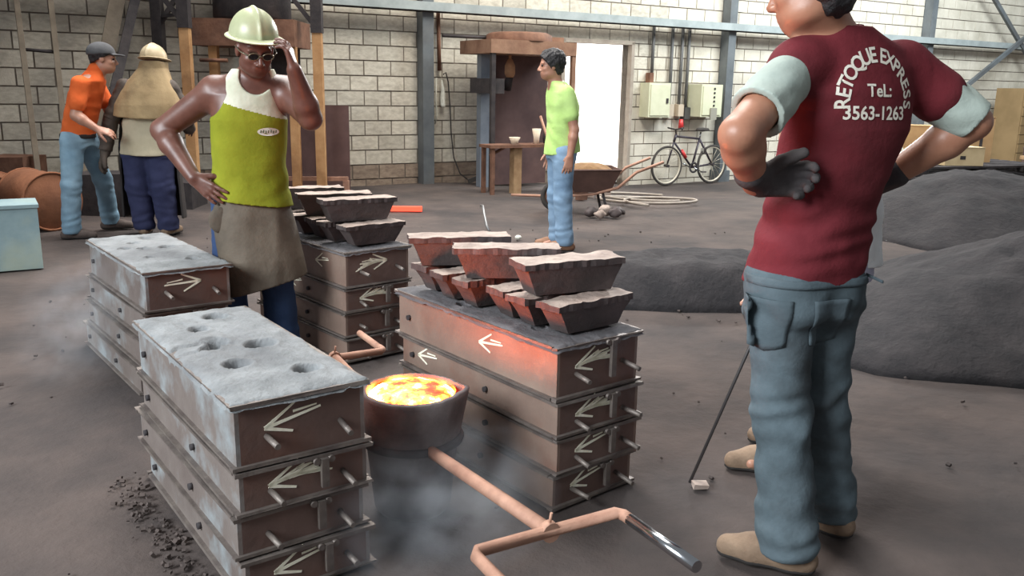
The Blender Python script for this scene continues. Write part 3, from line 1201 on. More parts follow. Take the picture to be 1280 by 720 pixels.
def body(root, J, skinm, h, torso, headR, headsc=1.0, arm=(0.052, 0.044, 0.042, 0.029), neck_r=0.056, hands=(), jaw=1.0, legs=(0.072, 0.054, 0.036), off=0.0):
    pts = [v for k, v in J.items() if isinstance(v, tuple)]
    lo, hi = bounds(pts, 0.24)
    lo[2] = min(J['anL'][2], J['anR'][2]) - 0.07
    g = SDF(lo, hi, h)
    g.loft(torso, 0.02)
    for sd in 'LR':
        sh, el, wr = J['sh' + sd], J['el' + sd], J['wr' + sd]
        nk = np.array(J['neck'], float)
        g.cone(nk + np.array((0, 0, -0.045)), sh, 0.055, arm[0] * 1.1, 0.05)
        g.cone(sh, el, arm[0] * 1.08, arm[1], 0.03)
        # muscle of the forearm swells below the elbow
        e, w = np.array(el, float), np.array(wr, float)
        g.chain([e, e + (w - e) * 0.28, w], [arm[1] * 0.95, arm[2] * 1.06, arm[3]], 0.02)
    g.cone(J['neck'], np.array(J['head'], float) + headR @ np.array((0, -0.02, -0.055)), neck_r * 1.08, neck_r * 0.95, 0.03)
    under_legs(g, J, legs)
    for sd in 'LR':
        a = np.array(J['an' + sd], float)
        y = J.get('yaw' + sd, 0.0)
        f = np.array((-math.sin(y), math.cos(y), 0))
        g.cone(a + np.array((0, 0, -0.03)), a + f * 0.12 + np.array((0, 0, -0.055)), 0.03, 0.022, 0.02)
    P = add_head(g, J['head'], headR, headsc, jaw=jaw)
    for (w, d, n, side, curl, sc) in hands:
        add_hand(g, w, d, n, side, curl, sc=sc)
    o = g.mesh('body', skinm, root)
    eyes(root, P, headR, headsc)
    return P


def person(name_label, group=None):
    return empty('person', (0, 0, 0), 0, name_label, 'person', group)


def sleeve(root, sh, el, frac, r0, r1, material, h=0.006, seed=0.0, start=0.0, name='sleeve', arm_r=0.045, amp=0.004):
    sh, el = np.array(sh, float), np.array(el, float)
    d = el - sh
    a, b = sh + d * start, sh + d * frac
    lo, hi = bounds([a, b], r0 + r1 + 0.04)
    g = SDF(lo, hi, h)
    g.cone(a, b + d * 0.15, r0, r1, 0)
    g.wrinkle(amp, (22, 22, 40), seed)
    g.cut(b, d)
    if start > 0: g.cut(a, -d)
    # open cuff
    g.cone(sh + d * (frac - 0.10), el + d * 0.3, arm_r, arm_r, 0, op='s')
    return g.mesh(name, material, root)


# ---- the man in the maroon T-shirt, seen from behind
M_skin_b = skin('tan', srgb(168, 116, 92), srgb(186, 134, 108))
M_maroon = cloth('maroon', srgb(98, 32, 39), srgb(114, 42, 49), srgb(82, 40, 42), 0.5)
M_greygreen = cloth('grey_green', srgb(164, 176, 168), srgb(184, 194, 184), srgb(146, 156, 146), 0.4)
M_jeans_red = cloth('faded_jeans', srgb(74, 85, 90), srgb(102, 116, 123), srgb(62, 65, 67), 0.85, 3.2)
M_glove = cloth('work_glove', srgb(70, 66, 68), srgb(88, 82, 81), srgb(50, 48, 54), 0.6, 9)
p = person('man in maroon short-sleeved T-shirt and faded jeans, gloved hand on his back')
yaw = 0.42
J = dict(pelvis=(0.855, 2.475, 0.88), hipL=(0.775, 2.435, 0.84), hipR=(0.935, 2.515, 0.84), knL=(0.805, 2.41, 0.47), knR=(0.965, 2.545, 0.46),
         anL=(0.838, 2.355, 0.09), anR=(1.045, 2.59, 0.09), neck=(0.868, 2.465, 1.55), head=(0.775, 2.41, 1.68),
         shL=(0.755, 2.395, 1.468), elL=(0.560, 2.19, 1.292), wrL=(0.648, 2.335, 1.158), shR=(1.105, 2.56, 1.470), elR=(1.318, 2.535, 1.322), wrR=(1.115, 2.64, 1.135),
         yawL=1.15, yawR=0.45, glute=[(0.80, 2.40, 0.83), (0.94, 2.46, 0.83)])
hr = rotm(0.95, -0.22, 0.0)
tors = [(0.84, 0.852, 2.475, 0.145, 0.105, yaw), (1.0, 0.868, 2.475, 0.135, 0.10, yaw), (1.15, 0.895, 2.475, 0.14, 0.105, yaw), (1.32, 0.93, 2.48, 0.16, 0.115, yaw),
        (1.43, 0.93, 2.48, 0.17, 0.10, yaw), (1.51, 0.92, 2.475, 0.13, 0.08, yaw), (1.555, 0.885, 2.465, 0.08, 0.06, yaw)]
handL = (J['wrL'], (1.0, 0.02, 0.12), (0.06, -1, -0.15), -1, 0.85, 1.1)
handR = (J['wrR'], (-0.8, 0.35, -0.45), (0.2, -0.5, -0.8), 1, 0.4, 1.0)
P = body(p, J, M_skin_b, 0.006, tors, hr, 1.03, arm=(0.054, 0.049, 0.050, 0.034), hands=(handL, handR))
hair_cap(p, J['head'], hr, 0.006, 1.03, cutn=(0, 0.80, -0.5), cutp=(0, 0.05, -0.05), back=0.07)
trousers(p, J, M_jeans_red, 0.905, 0.007, hem=0.098, thigh=0.098, knee=0.080, seed=2.3, amp=0.009, yaw=yaw, hem_z=0.055, hipw=0.168, hipd=0.125)
lo, hi = (0.50, 2.05, 0.82), (1.45, 2.85, 1.62)
g = SDF(lo, hi, 0.006)
g.loft([(0.855, 0.850, 2.475, 0.177, 0.138, yaw), (0.93, 0.858, 2.475, 0.172, 0.134, yaw), (1.02, 0.870, 2.475, 0.160, 0.128, yaw), (1.15, 0.897, 2.475, 0.160, 0.130, yaw), (1.30, 0.932, 2.48, 0.182, 0.135, yaw),
        (1.40, 0.932, 2.48, 0.192, 0.125, yaw), (1.47, 0.93, 2.478, 0.180, 0.105, yaw), (1.52, 0.915, 2.472, 0.140, 0.088, yaw), (1.575, 0.882, 2.462, 0.085, 0.072, yaw)], 0.0, 2.4)
g.cone(J['shL'], np.array(J['shL']) + (np.array(J['elL']) - J['shL']) * 0.12, 0.066, 0.066, 0.05)
g.cone(np.array(J['neck']) + (0.02, 0, -0.05), J['shR'], 0.055, 0.066, 0.05)
g.cone(np.array(J['neck']) + (-0.02, 0, -0.05), J['shL'], 0.05, 0.058, 0.05)
e_ = np.array(J['elR']) - J['shR']
g.cone(J['shR'], np.array(J['shR']) + e_ * 0.50, 0.072, 0.078, 0.04)
g.wrinkle(0.0085, (9, 9, 36), 1.3, lambda X, Y, Z: 0.12 + 1.0 * np.exp(-((Z - 1.02) / 0.13) ** 2) + 0.3 * np.exp(-((Z - 1.36) / 0.08) ** 2) * (X < 0.85))
g.cut((0.85, 2.47, 0.868), (0.05, 0.0, -1))
# neckline
g.cone((0.868, 2.465, 1.545), (0.83, 2.44, 1.66), 0.066, 0.066, 0.01, op='s')
shirt_red = g.mesh('shirt', M_maroon, p)
M_piping = cloth('dark_maroon', srgb(70, 24, 30), srgb(84, 32, 38))
mb = MB()
mb.tube([(0.868 + 0.071 * math.cos(a), 2.465 + 0.071 * math.sin(a), 1.567 + 0.012 * math.cos(a - 0.6)) for a in [2 * PI * k / 30 for k in range(30)]], 0.006, 8, closed=True)
mb.build('collar', M_piping, p)
sleeve(p, J['shL'], J['elL'], 0.70, 0.066, 0.076, M_greygreen, 0.005, 1.0, start=0.12, arm_r=0.056)
sleeve(p, J['shR'], J['elR'], 0.98, 0.072, 0.070, M_greygreen, 0.005, 2.0, start=0.48, arm_r=0.054)
for (w, d, n, side, curl, sc) in (handL, handR):
    w = np.array(w)
    g = SDF(w - 0.26, w + 0.26, 0.0045)
    add_hand(g, w, d, n, side, curl, fat=0.0045, sc=sc)
    el = np.array(J['elL'] if side == -1 else J['elR'])
    ax = nrm(el - w)
    g.cone(w + ax * 0.05, w + nrm(d) * 0.02, 0.046, 0.036, 0.012)
    g.cone(w + ax * 0.12, w + ax * 0.03, 0.036, 0.033, 0.0, op='s')
    g.mesh('glove', M_glove, p)
shoes(p, [J['anL'], J['anR']], [1.15, 0.75], M_boot, tall=0.12)
# back pocket seams and studs
M_stud = mat('bright_stud', srgb(230, 230, 226), None, 0.25, 1.0)
dg = bpy.context.evaluated_depsgraph_get()


def ray_on(obj, o, d):
    hit = obj.ray_cast(Vector(o), Vector(d).normalized())
    return (hit[1], hit[2]) if hit[0] else (None, None)


bpy.context.view_layer.update()
jeans = [c for c in bpy.data.objects if c.parent == p and c.name.startswith('trousers')][0]
C0 = Vector((0, 0, 1.4))
for q in ((0.648, 2.47, 0.815), (0.652, 2.47, 0.775), (0.705, 2.47, 0.765)):
    co, nn_ = ray_on(jeans, (q[0] * 0.85, 1.9, q[2] + 0.02), (q[0] * 0.15 + 0.0, 0.57, -0.02))
    if co:
        mb = MB()
        mb.lathe([(0.0, 0.004), (0.006, 0.003), (0.008, -0.002)], 10, Matrix.Translation(co) @ nn_.to_track_quat('Z', 'Y').to_matrix().to_4x4())
        mb.build('stud', M_stud, p)

# back pocket and the seam down the outer leg, laid on the denim
def lay(name, pts_fn, nu, nv, lift, material, dirn=(0.0, 1.0, 0.0)):
    bm = bmesh.new()
    gr, prev = [], None
    for j in range(nv + 1):
        row = []
        for i in range(nu + 1):
            x, z = pts_fn(i / nu, j / nv)
            co, nn_ = ray_on(jeans, (x, 1.6, z), dirn)
            if co is None: co, nn_ = Vector((x, 2.36, z)), Vector((0, -1, 0))
            row.append(bm.verts.new(co + nn_ * lift))
        gr.append(row)
    for j in range(nv):
        for i in range(nu):
            bm.faces.new((gr[j][i], gr[j][i + 1], gr[j + 1][i + 1], gr[j + 1][i])).smooth = True
    me = bpy.data.meshes.new(name)
    bm.to_mesh(me)
    bm.free()
    me.materials.append(material)
    o = link(bpy.data.objects.new(name, me), jeans)
    so = o.modifiers.new('thickness', 'SOLIDIFY')
    so.thickness = 0.004
    so.offset = 0
    return o


M_denim_d = cloth('denim_pocket', srgb(66, 76, 81), srgb(90, 102, 108))
lay('back_pocket', lambda u, v: (0.715 + 0.115 * (u - 0.5) * (1.0 - 0.12 * (1 - v)) + 0.005, 0.70 + 0.135 * v - 0.02 * (1 - v) * (1 - abs(2 * u - 1))), 10, 10, 0.003, M_denim_d)
lay('back_pocket', lambda u, v: (0.895 + 0.115 * (u - 0.5) * (1.0 - 0.12 * (1 - v)), 0.70 + 0.135 * v - 0.02 * (1 - v) * (1 - abs(2 * u - 1))), 10, 10, 0.003, M_denim_d)
lay('waistband', lambda u, v: (0.675 + 0.36 * u, 0.868 + 0.022 * v), 30, 3, 0.003, M_denim_d)

# lettering on the back of the shirt, draped on the cloth
M_print = mat('cream_shirt_print', srgb(226, 216, 200), srgb(240, 232, 218), 0.9, scale=40)


def letters(txt, size):
    cu = bpy.data.curves.new('print_text', 'FONT')
    cu.body = txt
    cu.size = size
    cu.align_x = 'CENTER'
    cu.resolution_u = 3
    cu.offset = size * 0.022
    o = bpy.data.objects.new('print_text', cu)
    COL.objects.link(o)
    bpy.context.view_layer.update()
    me = bpy.data.meshes.new_from_object(o.evaluated_get(bpy.context.evaluated_depsgraph_get()))
    bpy.data.objects.remove(o)
    return me


bx_, by_ = Vector((math.cos(yaw), math.sin(yaw), 0)), Vector((0, 0, 1))
fw = Vector((-math.sin(yaw), math.cos(yaw), 0))
TC = Vector((0.925, 2.46, 1.405))


def drape(me, name, place):
    bm = bmesh.new()
    bm.from_mesh(me)
    bmesh.ops.triangulate(bm, faces=bm.faces[:])
    for _ in range(2):
        lng = [e for e in bm.edges if e.calc_length() > 0.012]
        if lng: bmesh.ops.subdivide_edges(bm, edges=lng, cuts=1)
        bmesh.ops.triangulate(bm, faces=bm.faces[:])
    for v in bm.verts:
        x, y = place(v.co.x, v.co.y)
        o = TC + bx_ * x + by_ * y - fw * 0.5
        co, nn_ = ray_on(shirt_red, o, fw)
        v.co = (co - fw * 0.0022) if co else (TC + bx_ * x + by_ * y - fw * 0.12)
    m2 = bpy.data.meshes.new(name)
    bm.to_mesh(m2)
    bm.free()
    m2.materials.append(M_print)
    o = bpy.data.objects.new(name, m2)
    link(o, p)


word = 'RETOQUE EXPRESS'
R_ = 0.092
wid = [0.8, 0.72, 0.72, 0.9, 0.9, 0.85, 0.72, 0.34, 0.72, 0.8, 0.75, 0.8, 0.72, 0.75, 0.75]
tot = sum(wid)
ang0 = math.radians(190)
run = 0.0
for ch, w in zip(word, wid):
    a = ang0 - math.radians(200) * (run + w / 2) / tot
    run += w
    if ch == ' ': continue
    a_ = a

    def place(x, y, a=a_):
        rr = R_ + y
        tx, ty = math.sin(a), -math.cos(a)
        return (rr * math.cos(a) + x * tx, rr * math.sin(a) * 1.12 + x * ty - 0.028)
    drape(letters(ch, 0.050), 'print_letter', place)
drape(letters('TeL:', 0.046), 'print_line', lambda x, y: (x, y - 0.014))
drape(letters('3563-1263', 0.049), 'print_line', lambda x, y: (x * 0.96 - 0.008, y - 0.074))

# ---- the man in the hard hat, olive vest and leather apron
M_skin_d = skin('deep_brown', srgb(92, 58, 48), srgb(112, 74, 62))
M_olive = cloth('olive_vest', srgb(122, 128, 30), srgb(142, 146, 40), srgb(106, 108, 28), 0.5)
M_cream = cloth('cream_vest_yoke', srgb(200, 202, 180), srgb(222, 222, 204), srgb(164, 166, 138), 0.5, 5)
M_apron = mat('leather_apron', srgb(84, 74, 62), srgb(104, 92, 78), 0.75, scale=5, detail=8, bump=0.3, c3=srgb(60, 54, 48), c3amt=0.6)
M_helm = mat('pale_green_helmet', srgb(166, 170, 134), srgb(186, 188, 152), 0.35, scale=6, c3=srgb(160, 162, 126), c3amt=0.4)
M_jeans_dark = cloth('dark_blue_jeans', srgb(44, 62, 96), srgb(58, 78, 112))
M_jeans_side = M_jeans_dark
p = person('man in pale hard hat, olive sleeveless vest and leather apron, hand at his glasses')
yaw = 3.50
J = dict(pelvis=(-1.31, 4.285, 0.90), hipL=(-1.225, 4.32, 0.84), hipR=(-1.40, 4.27, 0.84), knL=(-1.195, 4.28, 0.46), knR=(-1.43, 4.275, 0.46),
         anL=(-1.19, 4.33, 0.09), anR=(-1.45, 4.31, 0.09), neck=(-1.265, 4.29, 1.435), head=(-1.222, 4.185, 1.552),
         shL=(-1.125, 4.325, 1.355), elL=(-0.968, 4.16, 1.235), wrL=(-1.012, 4.06, 1.455), shR=(-1.452, 4.27, 1.350), elR=(-1.735, 4.31, 1.160), wrR=(-1.535, 4.150, 0.945),
         yawL=3.5, yawR=3.3)
hr = rotm(3.68, -0.38, 0.0)
tors = [(0.82, -1.31, 4.285, 0.16, 0.12, yaw), (0.95, -1.31, 4.285, 0.155, 0.118, yaw), (1.10, -1.302, 4.285, 0.165, 0.122, yaw), (1.24, -1.295, 4.285, 0.178, 0.125, yaw),
        (1.34, -1.290, 4.29, 0.170, 0.105, yaw), (1.41, -1.275, 4.29, 0.11, 0.08, yaw), (1.45, -1.268, 4.29, 0.07, 0.06, yaw)]
hands = ((J['wrR'], (0.78, -0.22, -0.55), (0.25, 0.92, -0.1), 1, 0.15, 1.08), (J['wrL'], (-0.22, 0.02, 0.95), (-1, 0.10, -0.25), -1, 0.60, 1.0))
P = body(p, J, M_skin_d, 0.006, tors, hr, 1.02, arm=(0.066, 0.054, 0.053, 0.034), neck_r=0.062, hands=hands, jaw=1.1)
trousers(p, J, M_jeans_dark, 0.93, 0.008, hem=0.095, thigh=0.100, knee=0.080, seed=0.7, yaw=yaw, hem_z=0.03)
g = SDF((-1.60, 4.05, 0.78), (-1.0, 4.52, 1.50), 0.005)
g.loft([(0.80, -1.300, 4.28, 0.198, 0.160, yaw), (0.88, -1.305, 4.28, 0.182, 0.146, yaw), (1.0, -1.307, 4.285, 0.176, 0.138, yaw), (1.12, -1.302, 4.285, 0.180, 0.138, yaw), (1.22, -1.296, 4.285, 0.182, 0.138, yaw),
        (1.29, -1.292, 4.287, 0.152, 0.132, yaw), (1.36, -1.285, 4.29, 0.140, 0.112, yaw), (1.415, -1.275, 4.29, 0.125, 0.092, yaw), (1.46, -1.268, 4.29, 0.098, 0.075, yaw)], 0.0, 2.4)
g.wrinkle(0.004, (9, 9, 24), 2.0, lambda X, Y, Z: 0.3 + np.exp(-((Z - 0.92) / 0.1) ** 2))
g.cut((-1.3, 4.28, 0.825), (-0.14, 0, -1))
fwd = np.array((-math.sin(yaw), math.cos(yaw), 0))
g.ell(np.array((-1.262, 4.285, 1.425)) + fwd * 0.09, (0.075, 0.10, 0.085), rotm(yaw), 0.01, op='s')
g.cone((-1.268, 4.29, 1.40), (-1.262, 4.275, 1.56), 0.075, 0.082, 0.01, op='s')
vest = g.mesh('vest', [M_olive, M_cream], p, split=lambda c: c[:, 2] > 1.232 - (c[:, 0] + 1.14) * 0.29)
bpy.context.view_layer.update()
# oval emblem printed on the chest
M_emb = mat('emblem_white', srgb(226, 226, 214), None, 0.9)
M_emb_ink = mat('emblem_ink', srgb(70, 84, 40), None, 0.9)
r_ = Vector((-math.cos(yaw), -math.sin(yaw), 0))
f_ = Vector((fwd[0], fwd[1], 0))
ec = Vector((-1.182, 4.2, 1.168))


def patch(obj, centre, ux, uz, dirn, pts, lift, name, material, parent):
    mb = MB()
    vs = []
    for (x, z) in pts:
        o = centre + ux * x + uz * z - dirn * 0.4
        co, nn_ = ray_on(obj, o, dirn)
        if co is None: co = centre + ux * x + uz * z
        vs.append(co - dirn * lift)
    mb._add(vs, (tuple(range(len(vs))),))
    return mb.build(name, material, parent)


em = patch(vest, ec, r_, Vector((0, 0, 1)), -f_, [(0.052 * math.cos(a), 0.019 * math.sin(a)) for a in [2 * PI * k / 28 for k in range(28)]], 0.003, 'emblem', M_emb, p)
for k in range(7):
    x = -0.036 + 0.012 * k
    z = 0.006 * math.sin(k * 2.1)
    patch(vest, ec, r_, Vector((0, 0, 1)), -f_, [(x - 0.003, -0.006 + z * 0.3), (x + 0.002, -0.006 + z * 0.3), (x + 0.004, 0.007 + z * 0.4), (x - 0.001, 0.007 + z * 0.4)], 0.0045, 'emblem_mark', M_emb_ink, em)
# apron
g = SDF((-1.62, 3.98, 0.32), (-0.95, 4.48, 0.92), 0.006)
AP = [(0.34, -1.225, 4.25, 0.215, 0.185, yaw), (0.55, -1.26, 4.26, 0.205, 0.180, yaw), (0.76, -1.30, 4.28, 0.190, 0.158, yaw), (0.82, -1.305, 4.283, 0.178, 0.142, yaw), (0.90, -1.31, 4.285, 0.168, 0.130, yaw)]
g.loft(AP, 0, 2.4)
g.wrinkle(0.005, (16, 16, 7), 0.4)
g2 = SDF((-1.62, 3.98, 0.32), (-0.95, 4.48, 0.92), 0.006)
g2.loft([(z - (0.02 if i == 0 else 0) + (0.02 if i == 4 else 0), x, y, w - 0.014, d - 0.014, a) for i, (z, x, y, w, d, a) in enumerate(AP)], 0, 2.4)
g2.wrinkle(0.005, (16, 16, 7), 0.4)
g.minus(g2)
g.cut(np.array((-1.29, 4.28, 0.6)) - fwd * 0.03, -fwd)
g.cut((-1.39, 4.12, 0.365), (0.27, 0, -1))
g.mesh('apron', M_apron, p)
# pocket flap of the apron / tool pouch at the hip
g = SDF((-1.52, 4.02, 0.62), (-1.30, 4.25, 0.84), 0.005)
g.ell((-1.415, 4.135, 0.745), (0.055, 0.018, 0.065), rotm(yaw), 0)
g.mesh('tool_pouch', M_apron, p)
hc = np.array(J['head']) + hr @ np.array((0, -0.012, 0.012))
hrh = rotm(3.68, -0.22, 0.0)
helmet(p, hc, hrh, M_helm, 0.005)
# safety glasses
M_lens = mat('glasses_lens', srgb(30, 28, 28), None, 0.08, 0.0)
mb = MB()
for sx in (-1, 1):
    mb.tube([P(sx * 0.032 + 0.024 * math.cos(a), 0.104 + 0.004 * math.sin(a), -0.002 + 0.017 * math.sin(a)) for a in [2 * PI * k / 16 for k in range(16)]], 0.0028, 6, closed=True)
    mb.tube([P(sx * 0.056, 0.102, 0.002), P(sx * 0.082, 0.06, 0.004), P(sx * 0.088, -0.01, 0.006)], 0.003, 6)
mb.tube([P(-0.009, 0.107, 0.0), P(0.009, 0.107, 0.0)], 0.0028, 6)
gl = mb.build('glasses', mat('glasses_frame', srgb(120, 116, 96), None, 0.3, 0.4), p)
for sx in (-1, 1):
    mb = MB()
    pts = [Vector(P(sx * 0.032 + 0.022 * math.cos(a), 0.103, -0.002 + 0.0155 * math.sin(a))) for a in [2 * PI * k / 16 for k in range(16)]]
    back = [v - Vector(hr @ np.array((0, 0.003, 0))) for v in pts]
    mb._add(pts + back, [tuple(range(16)), tuple(range(31, 15, -1))] + [(i, (i + 1) % 16, 16 + (i + 1) % 16, 16 + i) for i in range(16)])
    mb.build('lens', M_lens, gl)
shoes(p, [J['anL'], J['anR']], [3.3, 3.6], M_shoe_dark, 0.008)

# ---- the man in the orange polo shirt
M_skin_t = skin('light_tan', srgb(178, 126, 104), srgb(196, 146, 122))
M_orange = cloth('orange_polo', srgb(226, 100, 48), srgb(238, 116, 60))
M_jeans_l = cloth('pale_jeans', srgb(128, 160, 182), srgb(156, 186, 204), srgb(112, 136, 156), 0.5, 3)
M_cap = cloth('grey_cap', srgb(78, 78, 80), srgb(96, 96, 98))
M_belt = mat('black_belt', srgb(40, 34, 34), None, 0.6)
p = person('man in orange polo shirt, grey cap and pale jeans, seen from the side')
yaw = -1.21
J = dict(pelvis=(-3.885, 7.78, 0.92), hipR=(-3.89, 7.68, 0.86), hipL=(-3.86, 7.87, 0.86), knR=(-3.905, 7.61, 0.46), knL=(-3.80, 8.0, 0.48), anR=(-3.945, 7.62, 0.09), anL=(-3.86, 8.20, 0.09),
         neck=(-3.665, 7.76, 1.445), head=(-3.595, 7.77, 1.575), shR=(-3.735, 7.60, 1.355), elR=(-3.77, 7.54, 1.09), wrR=(-3.60, 7.55, 0.98), shL=(-3.76, 7.93, 1.355), elL=(-3.68, 7.98, 1.12), wrL=(-3.52, 7.92, 1.0), yawL=-1.2, yawR=-1.2)
hr = rotm(-1.25, -0.05)
tors = [(0.88, -3.885, 7.78, 0.14, 0.105, yaw), (1.05, -3.85, 7.78, 0.14, 0.11, yaw), (1.25, -3.78, 7.77, 0.155, 0.12, yaw), (1.37, -3.725, 7.765, 0.15, 0.10, yaw), (1.44, -3.68, 7.76, 0.08, 0.07, yaw)]
P = body(p, J, M_skin_t, 0.009, tors, hr, 1.0, hands=((J['wrR'], (0.9, 0.1, -0.25), (0, 0.6, -0.8), -1, 0.4, 1.0), (J['wrL'], (0.9, -0.2, -0.2), (0, -0.6, -0.8), 1, 0.4, 1.0)))
g = SDF((-4.2, 7.35, 0.82), (-3.4, 8.2, 1.54), 0.008)
g.loft([(0.89, -3.885, 7.78, 0.168, 0.138, yaw), (1.0, -3.865, 7.78, 0.166, 0.138, yaw), (1.15, -3.815, 7.775, 0.170, 0.145, yaw), (1.28, -3.77, 7.77, 0.176, 0.145, yaw), (1.38, -3.72, 7.765, 0.165, 0.118, yaw), (1.46, -3.675, 7.76, 0.08, 0.08, yaw)], 0, 2.4)
for sd in 'LR':
    e_ = np.array(J['el' + sd]) - J['sh' + sd]
    g.cone(J['sh' + sd], np.array(J['sh' + sd]) + e_ * 0.62, 0.075, 0.074, 0.03)
g.cone((-3.672, 7.76, 1.44), (-3.655, 7.762, 1.48), 0.075, 0.07, 0.015)
g.wrinkle(0.005, (12, 12, 22), 3.0)
g.cut((-3.885, 7.78, 0.905), (-0.25, 0, -1))
g.mesh('polo_shirt', M_orange, p)
trousers(p, J, M_jeans_l, 0.95, 0.009, thigh=0.102, knee=0.080, hem=0.090, seed=1.1, yaw=yaw, hem_z=0.05, hipw=0.155, hipd=0.135)
g = SDF((-4.15, 7.5, 0.86), (-3.6, 8.05, 1.02), 0.008)
g.loft([(0.885, -3.888, 7.78, 0.170, 0.147, yaw), (0.925, -3.885, 7.78, 0.170, 0.147, yaw)], 0, 2.3)
g.mesh('belt', M_belt, p)
hair_cap(p, J['head'], hr, 0.008)
g = SDF(np.array(J['head']) - 0.22, np.array(J['head']) + 0.22, 0.007)
g.ell(np.array(J['head']) + hr @ np.array((0, -0.02, 0.045)), (0.098, 0.118, 0.095), hr, 0)
g.cut(np.array(J['head']) + hr @ np.array((0, 0, 0.035)), hr @ np.array((0, 0.12, -1)))
g.ell(np.array(J['head']) + hr @ np.array((0, 0.105, 0.036)), (0.072, 0.075, 0.009), hr, 0.006)
g.mesh('cap', M_cap, p)
shoes(p, [J['anL'], J['anR']], [-1.2, -1.2], M_shoe_dark, 0.009)

# ---- the man in the hard hat with the leather shoulder cape, seen from behind
M_cape = mat('tan_leather_cape', srgb(142, 118, 84), srgb(168, 144, 106), 0.8, scale=4, detail=8, bump=0.3, c3=srgb(108, 88, 64), c3amt=0.6, c3scale=3)
M_beige = cloth('beige_shirt', srgb(196, 184, 156), srgb(216, 204, 176))
M_navy = cloth('navy_trousers', srgb(50, 54, 84), srgb(64, 68, 100))
M_sleeve_dark = mat('dark_leather_sleeve', srgb(70, 60, 54), srgb(90, 78, 68), 0.75, scale=6, bump=0.3)
M_helm_t = mat('tan_helmet', srgb(176, 156, 122), srgb(200, 182, 150), 0.5, scale=8, c3=srgb(128, 104, 76), c3amt=0.6)
p = person('worker seen from behind in tan leather shoulder cape, helmet and navy trousers')
yaw = -0.08
J = dict(pelvis=(-3.325, 7.90, 0.84), hipL=(-3.435, 7.90, 0.78), hipR=(-3.215, 7.90, 0.78), knL=(-3.43, 7.88, 0.44), knR=(-3.205, 7.88, 0.44), anL=(-3.42, 7.93, 0.09), anR=(-3.20, 7.93, 0.09),
         neck=(-3.245, 7.93, 1.42), head=(-3.225, 7.95, 1.555), shL=(-3.49, 7.91, 1.335), elL=(-3.615, 7.86, 1.05), wrL=(-3.675, 7.82, 0.76), shR=(-3.09, 7.92, 1.335), elR=(-2.99, 7.99, 1.08), wrR=(-3.03, 8.16, 0.95), yawL=0.2, yawR=-0.2)
hr = rotm(-0.15, -0.25)
tors = [(0.80, -3.325, 7.90, 0.16, 0.12, yaw), (1.0, -3.315, 7.90, 0.155, 0.12, yaw), (1.2, -3.30, 7.91, 0.17, 0.125, yaw), (1.34, -3.28, 7.92, 0.16, 0.10, yaw), (1.42, -3.255, 7.93, 0.08, 0.07, yaw)]
hd = (J['wrL'], (-0.35, -0.05, -0.95), (0.9, 0.2, -0.3), 1, 0.45, 1.05)
P = body(p, J, M_skin_d, 0.009, tors, hr, 1.0, hands=(hd, (J['wrR'], (-0.3, 0.8, -0.1), (-0.5, 0, -0.8), 1, 0.4, 1.0)))
g = SDF((-3.65, 7.6, 0.70), (-2.95, 8.2, 1.30), 0.008)
g.loft([(0.74, -3.325, 7.90, 0.240, 0.175, yaw), (0.90, -3.32, 7.90, 0.215, 0.165, yaw), (1.1, -3.31, 7.90, 0.190, 0.15, yaw), (1.26, -3.30, 7.91, 0.195, 0.15, yaw)], 0, 2.4)
g.wrinkle(0.005, (12, 12, 22), 4.0)
g.cut((-3.325, 7.9, 0.775), (0.0, 0.35, -1))
g.mesh('shirt', M_beige, p)
trousers(p, J, M_navy, 0.86, 0.009, thigh=0.125, knee=0.105, hem=0.105, seed=2.0, yaw=yaw, hem_z=0.05, hipw=0.225, hipd=0.150)
g = SDF((-3.75, 7.5, 1.02), (-2.8, 8.3, 1.60), 0.008)
g.loft([(1.05, -3.285, 7.89, 0.325, 0.215, yaw), (1.18, -3.285, 7.90, 0.300, 0.205, yaw), (1.30, -3.275, 7.91, 0.250, 0.180, yaw), (1.40, -3.255, 7.92, 0.185, 0.150, yaw), (1.50, -3.235, 7.94, 0.125, 0.125, yaw), (1.56, -3.228, 7.945, 0.115, 0.125, yaw)], 0, 2.2)
g.wrinkle(0.006, (14, 14, 8), 1.0)
g.cut((-3.285, 7.89, 1.085), (-0.03, 0.1, -1))
g3 = SDF((-3.75, 7.5, 1.02), (-2.8, 8.3, 1.60), 0.008)
g3.loft([(1.0, -3.285, 7.89, 0.310, 0.200, yaw), (1.18, -3.285, 7.90, 0.285, 0.190, yaw), (1.30, -3.275, 7.91, 0.22, 0.15, yaw), (1.36, -3.255, 7.92, 0.15, 0.1, yaw)], 0, 2.2)
g.minus(g3)
g.cut((-3.22, 8.06, 1.5), (0, 1, 0.3))
g.mesh('shoulder_cape', M_cape, p)
sleeve(p, J['shL'], J['elL'], 1.0, 0.075, 0.068, M_sleeve_dark, 0.008, 1.0, arm_r=0.04)
sleeve(p, J['elL'], J['wrL'], 0.95, 0.066, 0.056, M_sleeve_dark, 0.008, 2.0, arm_r=0.036)
sleeve(p, J['shR'], J['elR'], 1.0, 0.075, 0.066, M_sleeve_dark, 0.008, 1.0, arm_r=0.04)
sleeve(p, J['elR'], J['wrR'], 0.95, 0.066, 0.054, M_sleeve_dark, 0.008, 2.0, arm_r=0.036)
w = np.array(hd[0])
g = SDF(w - 0.25, w + 0.25, 0.007)
add_hand(g, *hd[:5], fat=0.009, sc=1.1)
g.cone(w + (0.02, 0.02, 0.09), w, 0.058, 0.045, 0.02)
g.mesh('glove', M_sleeve_dark, p)
